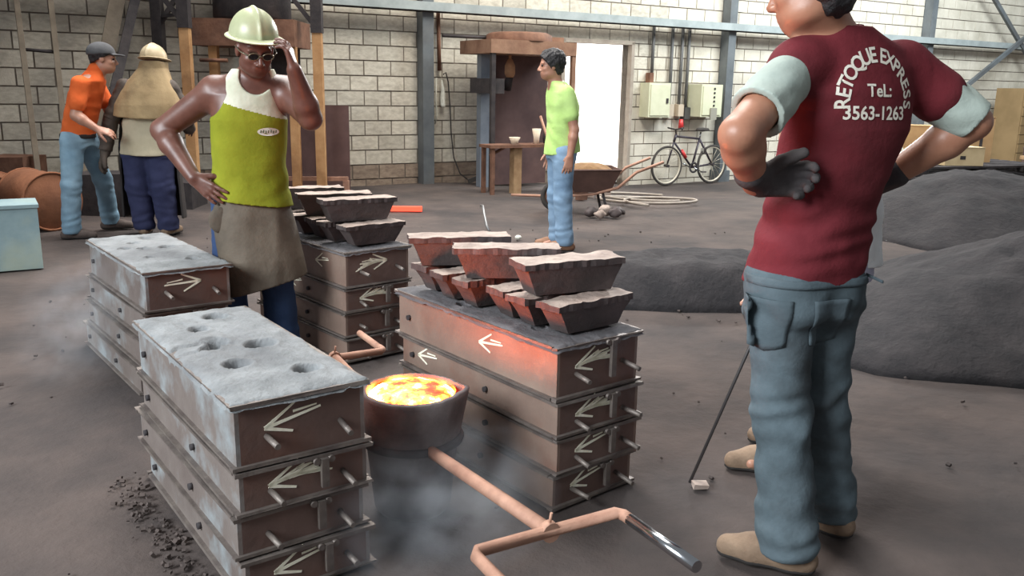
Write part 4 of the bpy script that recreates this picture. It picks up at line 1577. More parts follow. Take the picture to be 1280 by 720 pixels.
# leather apron worn in front: its dark edge shows beside the trousers
g = SDF((-3.75, 7.6, 0.12), (-2.9, 8.3, 1.2), 0.008)
apr = [(0.16, -3.32, 7.93, 0.285, 0.19, yaw), (0.8, -3.325, 7.92, 0.265, 0.185, yaw), (1.15, -3.31, 7.92, 0.23, 0.175, yaw)]
g.loft(apr, 0, 2.6)
g4 = SDF((-3.75, 7.6, 0.12), (-2.9, 8.3, 1.2), 0.008)
g4.loft([(0.1, -3.32, 7.93, 0.265, 0.17, yaw), (0.8, -3.325, 7.92, 0.245, 0.165, yaw), (1.2, -3.31, 7.92, 0.21, 0.155, yaw)], 0, 2.6)
g.minus(g4)
g.cut((-3.3, 7.89, 0.6), (0, -1, 0))
g.mesh('apron', mat('black_leather_apron', srgb(44, 40, 40), srgb(58, 52, 50), 0.7, scale=5), p)
helmet(p, np.array(J['head']) + (0, 0, -0.01), rotm(-0.15, -0.12), M_helm_t, 0.007)
shoes(p, [J['anL'], J['anR']], [0.2, -0.2], M_boot, 0.009)

# ---- the man in the lime T-shirt
M_lime = cloth('lime_tee', srgb(186, 222, 128), srgb(204, 236, 150))
M_jeans_b = cloth('light_blue_jeans', srgb(122, 150, 178), srgb(150, 178, 204), srgb(104, 124, 146), 0.5, 3)
p = person('young man in lime green T-shirt and light blue jeans standing near the bright doorway')
yaw = 1.86
J = dict(pelvis=(0.41, 7.54, 0.90), hipL=(0.42, 7.455, 0.85), hipR=(0.385, 7.62, 0.85), knL=(0.425, 7.46, 0.46), knR=(0.38, 7.63, 0.46), anL=(0.455, 7.47, 0.09), anR=(0.40, 7.66, 0.09),
         neck=(0.345, 7.54, 1.43), head=(0.295, 7.525, 1.58), shL=(0.430, 7.395, 1.355), elL=(0.500, 7.375, 1.055), wrL=(0.470, 7.355, 0.835), shR=(0.36, 7.69, 1.355), elR=(0.42, 7.74, 1.08), wrR=(0.33, 7.70, 0.86), yawL=1.75, yawR=1.95)
hr = rotm(1.72, -0.05)
tors = [(0.86, 0.41, 7.54, 0.145, 0.10, yaw), (1.05, 0.405, 7.54, 0.14, 0.10, yaw), (1.25, 0.40, 7.54, 0.155, 0.11, yaw), (1.36, 0.39, 7.54, 0.15, 0.095, yaw), (1.43, 0.36, 7.54, 0.08, 0.065, yaw)]
P = body(p, J, M_skin_t, 0.008, tors, hr, 0.98, arm=(0.046, 0.040, 0.038, 0.027), hands=((J['wrL'], (-0.15, 0.03, -1), (-0.1, 1, 0), -1, 0.3, 1.0), (J['wrR'], (-0.2, 0, -1), (0, -1, 0), 1, 0.3, 1.0)))
hair_cap(p, J['head'], hr, 0.007, 0.99, cutn=(0, 0.80, -0.60), cutp=(0, 0.05, 0.02), thick=0.020, amp=0.006)
g = SDF((0.08, 7.2, 0.76), (0.75, 7.95, 1.5), 0.007)
g.loft([(0.80, 0.41, 7.54, 0.178, 0.150, yaw), (0.95, 0.412, 7.54, 0.166, 0.140, yaw), (1.1, 0.405, 7.54, 0.162, 0.125, yaw), (1.25, 0.40, 7.54, 0.172, 0.132, yaw), (1.35, 0.39, 7.54, 0.168, 0.115, yaw), (1.41, 0.37, 7.54, 0.13, 0.09, yaw), (1.45, 0.352, 7.54, 0.075, 0.07, yaw)], 0, 2.4)
for sd in 'LR':
    e_ = np.array(J['el' + sd]) - J['sh' + sd]
    g.cone(J['sh' + sd], np.array(J['sh' + sd]) + e_ * 0.60, 0.064, 0.066, 0.03)
g.wrinkle(0.005, (12, 12, 18), 5.0)
g.cut((0.41, 7.54, 0.845), (0.1, 0, -1))
g.cone((0.348, 7.54, 1.43), (0.33, 7.535, 1.55), 0.060, 0.062, 0.01, op='s')
g.mesh('t_shirt', M_lime, p)
trousers(p, J, M_jeans_b, 0.93, 0.008, thigh=0.098, knee=0.078, hem=0.086, seed=0.2, yaw=yaw, hem_z=0.05, hipw=0.155, hipd=0.125)
shoes(p, [J['anL'], J['anR']], [1.7, 1.5], mat('brown_shoe', srgb(128, 92, 70), srgb(146, 108, 84), 0.8, scale=9), 0.008)

# ---- the stooping man behind the maroon shirt, in white shirt and pale trousers
M_lilac = cloth('pale_lilac_trousers', srgb(172, 170, 190), srgb(190, 190, 206))
M_white = cloth('white_shirt', srgb(226, 230, 232), srgb(238, 240, 240))
p = person('stooping man in white shirt and pale trousers, mostly hidden behind maroon T-shirt man')
yaw = 1.75
J = dict(pelvis=(1.205, 3.17, 0.84), hipL=(1.19, 3.08, 0.79), hipR=(1.21, 3.25, 0.79), knL=(1.09, 3.06, 0.45), knR=(1.19, 3.26, 0.42), anL=(1.025, 3.06, 0.09), anR=(1.18, 3.30, 0.09),
         neck=(1.07, 3.06, 1.22), head=(1.00, 3.05, 1.32), shL=(1.13, 2.93, 1.16), elL=(1.03, 2.88, 0.95), wrL=(0.955, 2.885, 0.86), shR=(1.11, 3.22, 1.16), elR=(1.0, 3.18, 0.90), wrR=(0.915, 2.98, 0.74), yawL=1.9, yawR=1.6)
hr = rotm(1.75, -0.5)
tors = [(0.80, 1.235, 3.17, 0.14, 0.10, yaw), (0.95, 1.20, 3.13, 0.14, 0.105, yaw), (1.08, 1.14, 3.09, 0.15, 0.115, yaw), (1.17, 1.10, 3.07, 0.145, 0.10, yaw), (1.23, 1.07, 3.06, 0.08, 0.07, yaw)]
P = body(p, J, M_skin_t, 0.009, tors, hr, 0.98, hands=((J['wrL'], (-0.25, 0.25, -0.4), (-0.3, 0.8, -0.1), -1, 0.8, 1.0), (J['wrR'], (-0.2, -0.5, -0.4), (-0.5, -0.5, 0), 1, 0.8, 1.0)))
hair_cap(p, J['head'], hr, 0.008, 0.98)
g = SDF((0.8, 2.7, 0.72), (1.6, 3.5, 1.3), 0.009)
g.loft([(0.76, 1.215, 3.175, 0.172, 0.135, yaw), (0.95, 1.180, 3.13, 0.168, 0.135, yaw), (1.08, 1.145, 3.09, 0.172, 0.14, yaw), (1.17, 1.105, 3.07, 0.165, 0.12, yaw), (1.24, 1.07, 3.06, 0.085, 0.08, yaw)], 0, 2.4)
for sd in 'LR':
    e_ = np.array(J['el' + sd]) - J['sh' + sd]
    g.cone(J['sh' + sd], np.array(J['sh' + sd]) + e_ * 0.7, 0.07, 0.07, 0.03)
g.wrinkle(0.005, (12, 12, 22), 6.0)
g.cut((1.24, 3.17, 0.79), (0, 0, -1))
g.mesh('shirt', M_white, p)
trousers(p, J, M_lilac, 0.87, 0.009, thigh=0.098, knee=0.078, hem=0.085, seed=0.9, yaw=yaw, hem_z=0.05, hipw=0.158, hipd=0.125)
shoes(p, [J['anL'], J['anR']], [1.6, 1.5], M_boot, 0.008)

# ------------------------------------------------------------------ heaps of moulding sand
def heap(name, c, rx, ry, hgt, rot, seed, label, flat=0.0, steep=1.0, n=56, rough=0.10):
    """solid mound, heightfield on a disc"""
    bm = bmesh.new()
    rings = []
    nr, na = 26, n
    top = None
    ca, sa = math.cos(rot), math.sin(rot)
    base = floor_z(c[0], c[1]) - 0.03
    for i in range(nr + 1):
        r = i / nr
        row = []
        for k in range(na if i else 1):
            a = 2 * PI * k / na
            wob = 1 + 0.13 * noise.fractal(Vector((math.cos(a) * 1.3, math.sin(a) * 1.3, seed)), 1, 2, 3)
            lx, ly = rx * r * math.cos(a) * wob, ry * r * math.sin(a) * wob
            x, y = c[0] + lx * ca - ly * sa, c[1] + lx * sa + ly * ca
            t = max(0.0, (r - flat) / (1 - flat))
            z = hgt * (1 - t) ** steep if steep <= 1 else hgt * (1 - t ** steep)
            z *= 1 + rough * noise.fractal(Vector((x * 1.7, y * 1.7, seed)), 1, 2, 5)
            z += 0.02 * noise.fractal(Vector((x * 7, y * 7, seed)), 1, 2, 4) * (1 - r) ** 0.3
            row.append(bm.verts.new((x, y, base + max(z, 0) + (0.03 if r < 1 else 0.0))))
        rings.append(row)
    for k in range(na):
        bm.faces.new((rings[0][0], rings[1][k], rings[1][(k + 1) % na]))
    for i in range(1, nr):
        for k in range(na):
            bm.faces.new((rings[i][k], rings[i + 1][k], rings[i + 1][(k + 1) % na], rings[i][(k + 1) % na]))
    bm.faces.new(rings[nr][::-1])
    bmesh.ops.recalc_face_normals(bm, faces=bm.faces)
    me = bpy.data.meshes.new(name)
    bm.to_mesh(me)
    bm.free()
    for q in me.polygons: q.use_smooth = True
    me.materials.append(M_sand)
    return tag(link(bpy.data.objects.new(name, me)), label, 'sand heap')


heap('sand_heap', (3.35, 5.25), 1.75, 1.35, 0.62, 0.15, 1.0, 'dark moulding sand heap spreading at the right beside the maroon shirt man', steep=0.85)
heap('sand_heap', (5.0, 9.25), 1.75, 1.75, 0.60, 0.0, 2.0, 'broad dark sand heap in front of the cardboard boxes', flat=0.12, steep=1.3)
heap('sand_bank', (1.22, 5.95), 1.15, 0.52, 0.27, 0.12, 3.0, 'low flat-topped bank of dark sand behind the weighted flask stack', flat=0.45, steep=2.2, rough=0.06)

# loose crumbs of sand and slag on the floor
crumb = MB()
rr = random.Random(5)
for i in range(420):
    if i < 150:
        t = rr.random(); x = -0.76 - 0.6 * t - abs(rr.gauss(0, 0.05)); y = 2.08 + 0.8 * t + rr.gauss(0, 0.04)
    else:
        x, y = rr.uniform(-3.0, 3.0), rr.uniform(2.2, 9.0)
    s_ = rr.uniform(0.003, 0.009)
    z = floor_z(x, y)
    M = Matrix.Translation((x, y, z + s_ * 0.3)) @ Matrix.Rotation(rr.uniform(0, 6), 4, 'Z') @ Matrix.Rotation(rr.uniform(0, 1), 4, 'X')
    crumb.box((-s_, -s_ * 0.8, -s_ * 0.6), (s_, s_ * 0.8, s_ * 0.6), M)
tag(crumb.build('floor_crumbs', M_floor), 'loose crumbs of dark sand and slag scattered over the floor', 'sand', kind='stuff')

# ------------------------------------------------------------------ right-hand furnace against the wall
M_furn = mat('furnace_rust', srgb(140, 104, 84), srgb(166, 130, 106), 0.8, 0.15, scale=4, c3=srgb(108, 76, 62), c3amt=0.6, bump=0.3)
M_furn_dark = mat('furnace_mouth_steel', srgb(98, 74, 72), srgb(116, 90, 86), 0.75, 0.2, scale=3, c3=srgb(76, 58, 60), c3amt=0.6)
M_bluegrey = mat('blue_grey_sheet', srgb(120, 128, 140), srgb(140, 148, 158), 0.5, 0.3, scale=4)


def fr(root):
    root.location = WP
    root.rotation_euler = (0, 0, WTH)
    return root


f2 = fr(empty('crucible_furnace', label='rust-brown hooded furnace standing on legs against the wall beside the doorway', cat='furnace'))
# local axes: x along the wall, y towards the wall (negative = into the room)
mb = MB(); mb.box((0.42, -1.25, 1.83), (1.80, -0.35, 2.01)); mb.build('hood', M_furn, f2, bevel=0.01)
mb = MB(); mb.lathe([(0.0, 0.12), (0.40, 0.12), (0.46, 0.09), (0.47, 0.0)], 32, Matrix.Translation((1.12, -0.80, 2.01))); mb.build('lid', M_rust, f2)
mb = MB(); mb.box((1.52, -0.95, 2.02), (1.78, -0.7, 2.09)); mb.build('brick_on_hood', M_furn, f2, bevel=0.01)
mb = MB(); mb.box((0.70, -0.52, -0.02), (1.80, -0.48, 1.83)); mb.build('back_plate', M_furn_dark, f2)
for x in (0.44, 1.74):
    mb = MB(); mb.box((x, -1.24, -0.02), (x + 0.06, -1.18, 1.83)); mb.build('leg', M_dark if x < 1 else M_furn, f2, bevel=0.004)
mb = MB(); mb.box((0.56, -0.72, -0.02), (0.70, -0.60, 1.83)); mb.build('side_strip', M_bluegrey, f2, bevel=0.004)
mb = MB(); mb.box((0.44, -1.2, 1.30), (0.66, -0.62, 1.50)); mb.build('bracket', M_dark, f2, bevel=0.01)
mb = MB()
mb.lathe([(0.0, 0), (0.05, 0.0), (0.075, 0.05), (0.075, 0.16), (0.04, 0.24), (0.02, 0.26), (0.0, 0.26)], 16, Matrix.Translation((0.99, -0.78, 1.52)))
mb.tube([(0.99, -0.78, 1.77), (0.99, -0.78, 1.84)], 0.02, 8)
mb.build('burner', mat('clay_burner', srgb(196, 150, 112), srgb(170, 126, 96), 0.8, scale=9), f2)
mb = MB(); mb.tube([(0.99, -0.78, 1.53), (0.99, -0.70, 1.36)], [0.05, 0.065], 12); mb.build('burner_nozzle', M_dark, f2)
mb = MB(); mb.tube([(0.05, -0.55, 2.06), (0.75, -0.55, 2.06)], 0.022, 8); mb.build('gas_pipe', M_dark, f2)

tb = fr(empty('work_bench', label='narrow rusty bench in front of the wall furnace carrying pale clay cups', cat='bench'))
mb = MB(); mb.box((0.22, -1.62, 0.60), (1.60, -1.30, 0.64)); mb.build('bench_top', M_rust, tb, bevel=0.004)
for x, y in ((0.25, -1.60), (0.25, -1.36), (1.55, -1.60), (1.55, -1.36)):
    mb = MB(); mb.box((x, y, -0.06), (x + 0.05, y + 0.05, 0.60)); mb.build('leg', M_rust, tb, bevel=0.003)
mb = MB(); mb.box((0.62, -1.56, -0.06), (0.74, -1.44, 0.60)); mb.build('timber_prop', M_wood, tb, bevel=0.004)
mb = MB(); mb.bar((0.28, -1.5, 0.50), (0.50, -1.5, 0.60), 0.03); mb.build('brace', M_rust, tb)
M_clay = mat('pale_clay', srgb(226, 206, 180), srgb(240, 224, 202), 0.9, scale=8)


def on_wall_frame(o):
    o.location = WP
    o.rotation_euler = (0, 0, WTH)
    return o


for x, hh, w, lab in ((0.68, 0.09, 0.07, 'small round pale clay cup alone on the bench above the timber prop'), (1.03, 0.20, 0.055, 'tall pale clay funnel on the bench beside the black pot'), (1.40, 0.22, 0.055, 'tall pale clay funnel on the bench behind the lime shirt man')):
    mb = MB()
    mb.lathe([(0.0, 0.641), (w * 0.7, 0.641), (w * 0.75, 0.641 + hh * 0.4), (w * 1.15, 0.641 + hh), (w * 0.95, 0.641 + hh), (w * 0.5, 0.641 + hh * 0.5), (0.0, 0.641 + hh * 0.45)], 18, Matrix.Translation((x, -1.46, 0)))
    tag(on_wall_frame(mb.build('clay_cup', M_clay)), lab, 'cup')
mb = MB()
mb.lathe([(0.0, 0.641), (0.06, 0.641), (0.075, 0.70), (0.07, 0.76), (0.045, 0.80), (0.04, 0.86), (0.055, 0.88), (0.0, 0.86)], 18, Matrix.Translation((1.22, -1.46, 0)))
tag(on_wall_frame(mb.build('black_pot', M_dark)), 'small black iron pot on the bench between two clay funnels', 'pot')
for (a, b, r_, nm, lab) in (((0.98, -1.62, 1.02), (1.22, -1.95, -0.02), 0.018, 'iron_bar', 'rusty iron bar leaning on the bench edge of the wall furnace'),
                            ((1.28, -1.68, 0.62), (1.34, -1.85, -0.06), 0.016, 'tong_handle', 'short pale tool handle leaning under the black pot'),
                            ((0.32, -2.0, 0.03), (1.05, -2.3, 0.0), 0.018, 'iron_rod', 'rusty rod lying on the floor before the furnace bench')):
    mb = MB()
    mb.tube([a, b], r_, 8)
    tag(on_wall_frame(mb.build(nm, M_rustbar if nm != 'tong_handle' else M_wood)), lab, 'rod')
for i, (x, y, L) in enumerate(((1.50, -2.05, 0.14), (1.62, -2.25, 0.18), (0.75, -2.35, 0.12), (1.12, -2.45, 0.13), (1.3, -2.2, 0.12))):
    mb = MB()
    z = floor_z(*(wl(x, -y, 0).xy)) + 0.05
    mb.box((x - L / 2, y - 0.05, z - 0.05), (x + L / 2, y + 0.05, z + 0.05))
    tag(on_wall_frame(mb.build('scrap_block', M_irontop if i < 2 else M_rust, bevel=0.01, jitter=0.008)),
        ['pale scrap block on the floor under the clay funnels', 'longer pale scrap block lying forward of the furnace bench', 'rusty scrap block beside the rod on the floor', 'rusty scrap block lying farthest out from the furnace bench', 'rusty scrap block at the foot of the leaning bar'][i], 'scrap', 'scrap lumps by the furnace bench')

# ------------------------------------------------------------------ left-hand furnace on posts
f1 = empty('cupola_furnace', (0, 0, 0), label='tall rusty furnace drum raised on orange-brown posts behind the hard-hat man', cat='furnace')
mb = MB(); mb.lathe([(0.0, 2.12), (0.44, 2.12), (0.46, 2.15), (0.45, 3.3), (0.0, 3.3)], 36, Matrix.Translation((-3.22, 11.0, 0))); mb.build('drum', M_dark, f1)
mb = MB(); mb.box((-3.86, 10.58, 1.81), (-2.62, 11.4, 2.12)); mb.build('hood', M_rust, f1, bevel=0.01)
M_post = mat('firelight_tinted_timber_post', srgb(170, 124, 80), srgb(194, 150, 104), 0.8, scale=5, bump=0.2, c3=srgb(126, 88, 60), c3amt=0.6)  # orange firelight is mixed into the timber colour
for (x, y) in ((-3.765, 10.2), (-2.385, 10.75)):
    mb = MB(); mb.box((x - 0.055, y - 0.05, -0.03), (x + 0.055, y + 0.05, 1.98)); mb.build('post', M_post, f1, bevel=0.006)
    mb = MB(); mb.box((x - 0.065, y - 0.06, 1.98), (x + 0.065, y + 0.06, 3.2)); mb.build('steel_post', M_dark, f1, bevel=0.006)
    mb = MB(); mb.bar((x - 0.06, y, 2.10), (x - 0.42, y, 2.55), 0.05); mb.build('brace', M_dark, f1)
mb = MB(); mb.box((-4.29, 10.55, -0.03), (-4.17, 10.67, 3.2)); mb.build('steel_post', M_dark, f1, bevel=0.006)
mb = MB(); mb.bar((-4.23, 10.6, 2.0), (-3.95, 10.6, 2.4), 0.05).bar((-4.20, 10.6, 2.13), (-3.80, 10.4, 2.15), 0.035); mb.build('brace', M_dark, f1)
mb = MB(); mb.box((-3.66, 10.62, -0.03), (-3.56, 10.72, 1.81)); mb.build('leg', M_post, f1, bevel=0.006)
mb = MB(); mb.box((-2.72, 10.62, -0.03), (-2.62, 10.72, 1.81)); mb.build('leg', M_post, f1, bevel=0.006)
mb = MB(); mb.box((-3.50, 11.30, -0.03), (-2.74, 11.34, 1.81)); mb.build('back_plate', M_dark, f1)
mb = MB(); mb.tube([(-3.75, 10.58, 1.64), (-3.42, 10.58, 1.64)], 0.022, 8); mb.build('crossbar', M_rust, f1)
mb = MB(); mb.bar((-2.95, 10.9, 0.22), (-2.08, 10.85, 0.235), 0.05, 0.05).box((-2.95, 10.86, -0.03), (-2.88, 10.93, 0.20)).box((-2.14, 10.82, -0.03), (-2.07, 10.89, 0.21)); mb.build('tap_rail', M_rustbar, f1)
sp_ = MB(); sp_.box((-2.98, 11.10, -0.02), (-2.10, 11.125, 1.13)); tag(sp_.build('steel_sheet', M_furn_dark, bevel=0.004), 'dark red-brown steel sheet standing upright beside the block wall', 'sheet')

# ------------------------------------------------------------------ things along the wall
M_box = mat('cream_cabinet_enamel', srgb(206, 206, 176), srgb(218, 218, 190), 0.5, scale=4)
M_pipe = mat('grey_conduit', srgb(84, 84, 84), srgb(104, 102, 100), 0.6, 0.3, scale=6)
c1 = fr(empty('electrical_cabinet', label='cream electrical cabinet with one dark lock on the block wall', cat='electrical box'))
mb = MB(); mb.box((3.98, -0.24, 0.94), (4.44, -0.005, 1.50)); mb.build('case', M_box, c1, bevel=0.008)
mb = MB(); mb.box((4.01, -0.255, 0.97), (4.41, -0.24, 1.47)); d_ = mb.build('door', M_box, c1, bevel=0.004)
mb = MB(); mb.box((4.34, -0.27, 1.17), (4.38, -0.255, 1.25)); mb.build('lock', M_dark, d_)
c2 = fr(empty('electrical_cabinet', label='deeper cream electrical cabinet with a column of dark buttons beside the steel column', cat='electrical box'))
mb = MB(); mb.box((5.02, -0.36, 0.95), (5.50, -0.005, 1.49)); mb.build('case', M_box, c2, bevel=0.008)
mb = MB(); mb.box((5.05, -0.375, 0.98), (5.47, -0.36, 1.46)); d_ = mb.build('door', M_box, c2, bevel=0.004)
for k in range(5):
    mb = MB(); mb.lathe([(0.018, 0.0), (0.018, 0.012), (0.0, 0.012)], 12, Matrix.Translation((5.30, -0.375, 1.42 - 0.07 * k)) @ Matrix.Rotation(PI / 2, 4, 'X')); mb.build('button', M_dark, d_)
mb = MB(); mb.box((5.22, -0.40, 0.90), (5.36, -0.376, 1.10)); mb.build('notice_plate', mat('dull_plate', srgb(150, 146, 134), None, 0.7), c2)
for i, (s_, zb, lab) in enumerate(((4.17, 1.50, 'grey conduit pipe rising from the cabinet with the lock'), (4.58, 0.95, 'grey conduit pipe first right of the cabinet with the lock'), (4.80, 0.95, 'grey conduit pipe in the middle between the two cabinets'), (4.95, 0.90, 'grey conduit pipe nearest the buttoned cabinet'))):
    cp = fr(empty('conduit_pipe', label=lab, cat='pipe', group='conduits beside the electrical cabinets'))
    x = s_
    mb = MB(); mb.tube([(x, -0.05, zb), (x, -0.05, 2.48)], 0.028, 10); mb.build('pipe', M_pipe, cp)
    if i:
        mb = MB(); mb.box((x - 0.06, -0.12, zb), (x + 0.06, -0.005, zb + 0.20)); mb.build('junction_box', M_pipe if i == 3 else mat('pale_switch', srgb(196, 180, 160), None, 0.6), cp, bevel=0.008)
    else:
        mb = MB(); mb.box((x - 0.10, -0.13, 1.50), (x - 0.02, -0.02, 1.66)); mb.build('junction_box', M_rust, cp, bevel=0.006)

# bicycle leaning on the wall
bk = fr(empty('bicycle', label='old bicycle with pale tyre walls leaning on the block wall below the cabinets', cat='bicycle'))
M_tyre = mat('bicycle_tyre', srgb(58, 54, 52), srgb(72, 66, 62), 0.9, scale=9)
M_rim = mat('pale_wheel_rim', srgb(206, 196, 176), srgb(220, 210, 192), 0.45, 0.3, scale=9)
M_bframe = mat('bicycle_frame_paint', srgb(58, 50, 60), None, 0.4, 0.2)
M_red = mat('red_reflector', srgb(206, 60, 60), None, 0.4)
zb = -0.195 + 0.335
yb = -0.36
for x, s_ in ((4.34, 0), (5.36, 1)):
    Mx = Matrix.Translation((x, yb, zb)) @ Matrix.Rotation(PI / 2, 4, 'X')
    ring = lambda R, n=40: [Mx @ Vector((R * math.cos(2 * PI * k / n), R * math.sin(2 * PI * k / n), 0)) for k in range(n)]
    mb = MB(); mb.tube(ring(0.316), 0.021, 8, closed=True); wh = mb.build('wheel', M_tyre, bk)
    mb = MB(); mb.tube(ring(0.292), 0.014, 6, closed=True); mb.build('rim', M_rim, wh)
    mb = MB()
    for k in range(16):
        a = 2 * PI * k / 16
        mb.tube([Mx @ Vector((0.02 * math.cos(a + 1), 0.02 * math.sin(a + 1), 0.02 * (-1) ** k)), Mx @ Vector((0.29 * math.cos(a), 0.29 * math.sin(a), 0))], 0.0025, 4)
    mb.build('spokes', M_rim, wh)
    mb = MB(); mb.tube([Mx @ Vector((0, 0, -0.05)), Mx @ Vector((0, 0, 0.05))], 0.025, 10); mb.build('hub', M_dark, wh)
fw_, rw_, bb = Vector((4.34, yb, zb)), Vector((5.36, yb, zb)), Vector((4.90, yb, zb - 0.04))
hd_t, hd_b, st_ = Vector((4.51, yb, zb + 0.52)), Vector((4.47, yb, zb + 0.40)), Vector((5.04, yb, zb + 0.44))
mb = MB()
for a, b in ((hd_b, bb), (hd_t - Vector((0, 0, .03)), st_), (bb, st_), (bb, rw_), (st_, rw_)): mb.tube([a, b], 0.018, 8)
mb.tube([hd_b, hd_t], 0.022, 8)
mb.build('frame', M_bframe, bk)
mb = MB(); mb.tube([hd_b, hd_b + Vector((-0.03, 0, -0.12)), fw_], 0.014, 8); mb.build('fork', M_bframe, bk)
mb = MB(); mb.tube([hd_t, hd_t + Vector((-0.02, 0, 0.08)), hd_t + Vector((-0.06, -0.24, 0.12))], 0.013, 8).tube([hd_t + Vector((-0.02, 0, 0.08)), hd_t + Vector((0.02, 0.24, 0.10))], 0.013, 8); hb = mb.build('handlebar', M_dark, bk)
mb = MB(); mb.tube([hd_t + Vector((-0.05, -0.20, 0.115)), hd_t + Vector((-0.16, -0.32, 0.10))], 0.018, 8); mb.build('grip', M_tyre, hb)
mb = MB(); mb.tube([st_, st_ + Vector((0.02, 0, 0.12))], 0.013, 8); mb.build('seat_post', M_chrome, bk)
mb = MB(); mb.lathe([(0.0, 0.05), (0.08, 0.04), (0.10, 0.0), (0.0, -0.02)], 16, Matrix.Translation(st_ + Vector((0.06, 0, 0.14))) @ Matrix.Diagonal((1.5, 0.8, 1, 1))); mb.build('saddle', M_tyre, bk)
mb = MB(); mb.lathe([(0.095, -0.004), (0.095, 0.004), (0.06, 0.004), (0.06, -0.004), (0.095, -0.004)], 28, Matrix.Translation(bb + Vector((0, -0.05, 0))) @ Matrix.Rotation(PI / 2, 4, 'X')); mb.build('chainring', M_dark, bk)
mb = MB(); mb.tube([bb + Vector((0, -0.06, 0)), bb + Vector((0.15, -0.07, -0.07))], 0.012, 8).tube([bb + Vector((0, 0.06, 0)), bb + Vector((-0.15, 0.07, 0.07))], 0.012, 8); cr_ = mb.build('crank', M_chrome, bk)
mb = MB(); mb.box(bb + Vector((0.11, -0.16, -0.085)), bb + Vector((0.20, -0.075, -0.06))); mb.build('pedal', M_chrome, cr_)
mb = MB(); mb.tube([Vector((4.65, yb, zb + 0.25)), Vector((4.75, yb, zb + 0.13))], 0.033, 10); mb.build('bottle', M_red, bk)
mb = MB(); mb.box((5.12, yb - 0.04, zb + 0.18), (5.18, yb + 0.04, zb + 0.28)); mb.build('lamp', M_chrome, bk)
mb = MB(); mb.tube([(4.84, -0.10, 0.74), (4.83, -0.10, 0.90)], [0.05, 0.035], 10); tag(on_wall_frame(mb.build('red_cap', M_red)), 'small red cap hanging on the wall above the bicycle', 'cap')

# cable, rope and rag hanging by the column
mb = MB(); mb.tube([(0.22, -0.06, 2.4), (0.24, -0.06, 1.6)], 0.03, 8); tag(on_wall_frame(mb.build('wall_pipe', M_rust)), 'thin rusty pipe running down the wall beside the steel column', 'pipe')
pts = [(0.30, -0.06, 1.55), (0.34, -0.06, 1.58), (0.38, -0.06, 1.45), (0.41, -0.06, 1.1), (0.43, -0.06, 0.7), (0.47, -0.07, 0.35), (0.55, -0.12, 0.12), (0.66, -0.2, 0.02)]
mb = MB(); mb.tube(pts, 0.010, 6)
cab = on_wall_frame(mb.build('power_cable', M_tyre)); tag(cab, 'black cable hanging in a curve down the wall by the column', 'cable')
mb = MB(); mb.bar((0.60, -0.28, 0.02), (0.82, -0.36, 0.10), 0.08, 0.06); mb.build('plug', M_tyre, cab, bevel=0.01)
M_rope = mat('white_rope', srgb(206, 204, 190), srgb(226, 224, 212), 0.9, scale=30)
mb = MB(); mb.tube([(0.19, -0.06, 1.5), (0.18, -0.06, 1.2), (0.20, -0.06, 0.98), (0.17, -0.06, 0.85)], 0.010, 6)
tag(on_wall_frame(mb.build('hanging_rope', M_rope)), 'thin pale rope hanging on the wall next to the steel column', 'rope')
g = SDF((-0.06, -0.08, -0.24), (0.06, 0.08, 0.24), 0.008)
g.cone((0.0, 0, 0.18), (0.015, 0, -0.16), 0.018, 0.038, 0.01, flat=((0, 1, 0), 1.4)).wrinkle(0.006, (40, 40, 12), 1)
rg = g.mesh('hanging_rag', M_rope, None)
rg.location = wl(0.28, 0.06, 1.28); tag(rg, 'white rag hanging below the curved black cable', 'rag')

# ladder and props leaning on the wall at the left
ld = fr(empty('ladder', label='tall grey-brown ladder leaning against the block wall near the orange shirt man', cat='ladder'))
M_lad = mat('weathered_timber', srgb(116, 104, 90), srgb(136, 124, 108), 0.85, scale=6, bump=0.2)
for a, b in (((-5.0, -0.95, 0.0), (-5.02, -0.22, 2.75)), ((-4.70, -0.95, 0.0), (-4.68, -0.22, 2.75))):
    mb = MB(); mb.bar(a, b, 0.055, 0.075); mb.build('rail', M_lad, ld)
for z in (0.35, 1.70, 2.45):
    y = -0.95 + 0.73 * z / 2.75
    mb = MB(); mb.tube([(-5.01, y, z), (-4.69, y, z - 0.02)], 0.018, 8); mb.build('rung', M_dark, ld)
for (a, b, w, lab) in (((-4.65, -0.9, -0.02), (-3.82, -0.23, 2.95), 0.16, 'wide grey plank leaning against the wall behind the orange shirt man'), ((-4.60, -1.25, -0.02), (-3.62, -0.36, 2.95), 0.10, 'narrow dark beam leaning against the wall behind the orange shirt man'), ((-4.95, -1.35, -0.02), (-4.50, -0.9, 1.15), 0.07, 'short timber prop leaning before the ladder foot')):
    mb = MB(); mb.bar(a, b, w, 0.05, up=(0, 1, 0)); tag(on_wall_frame(mb.build('leaning_plank', M_lad if w != 0.10 else M_dark)), lab, 'plank')

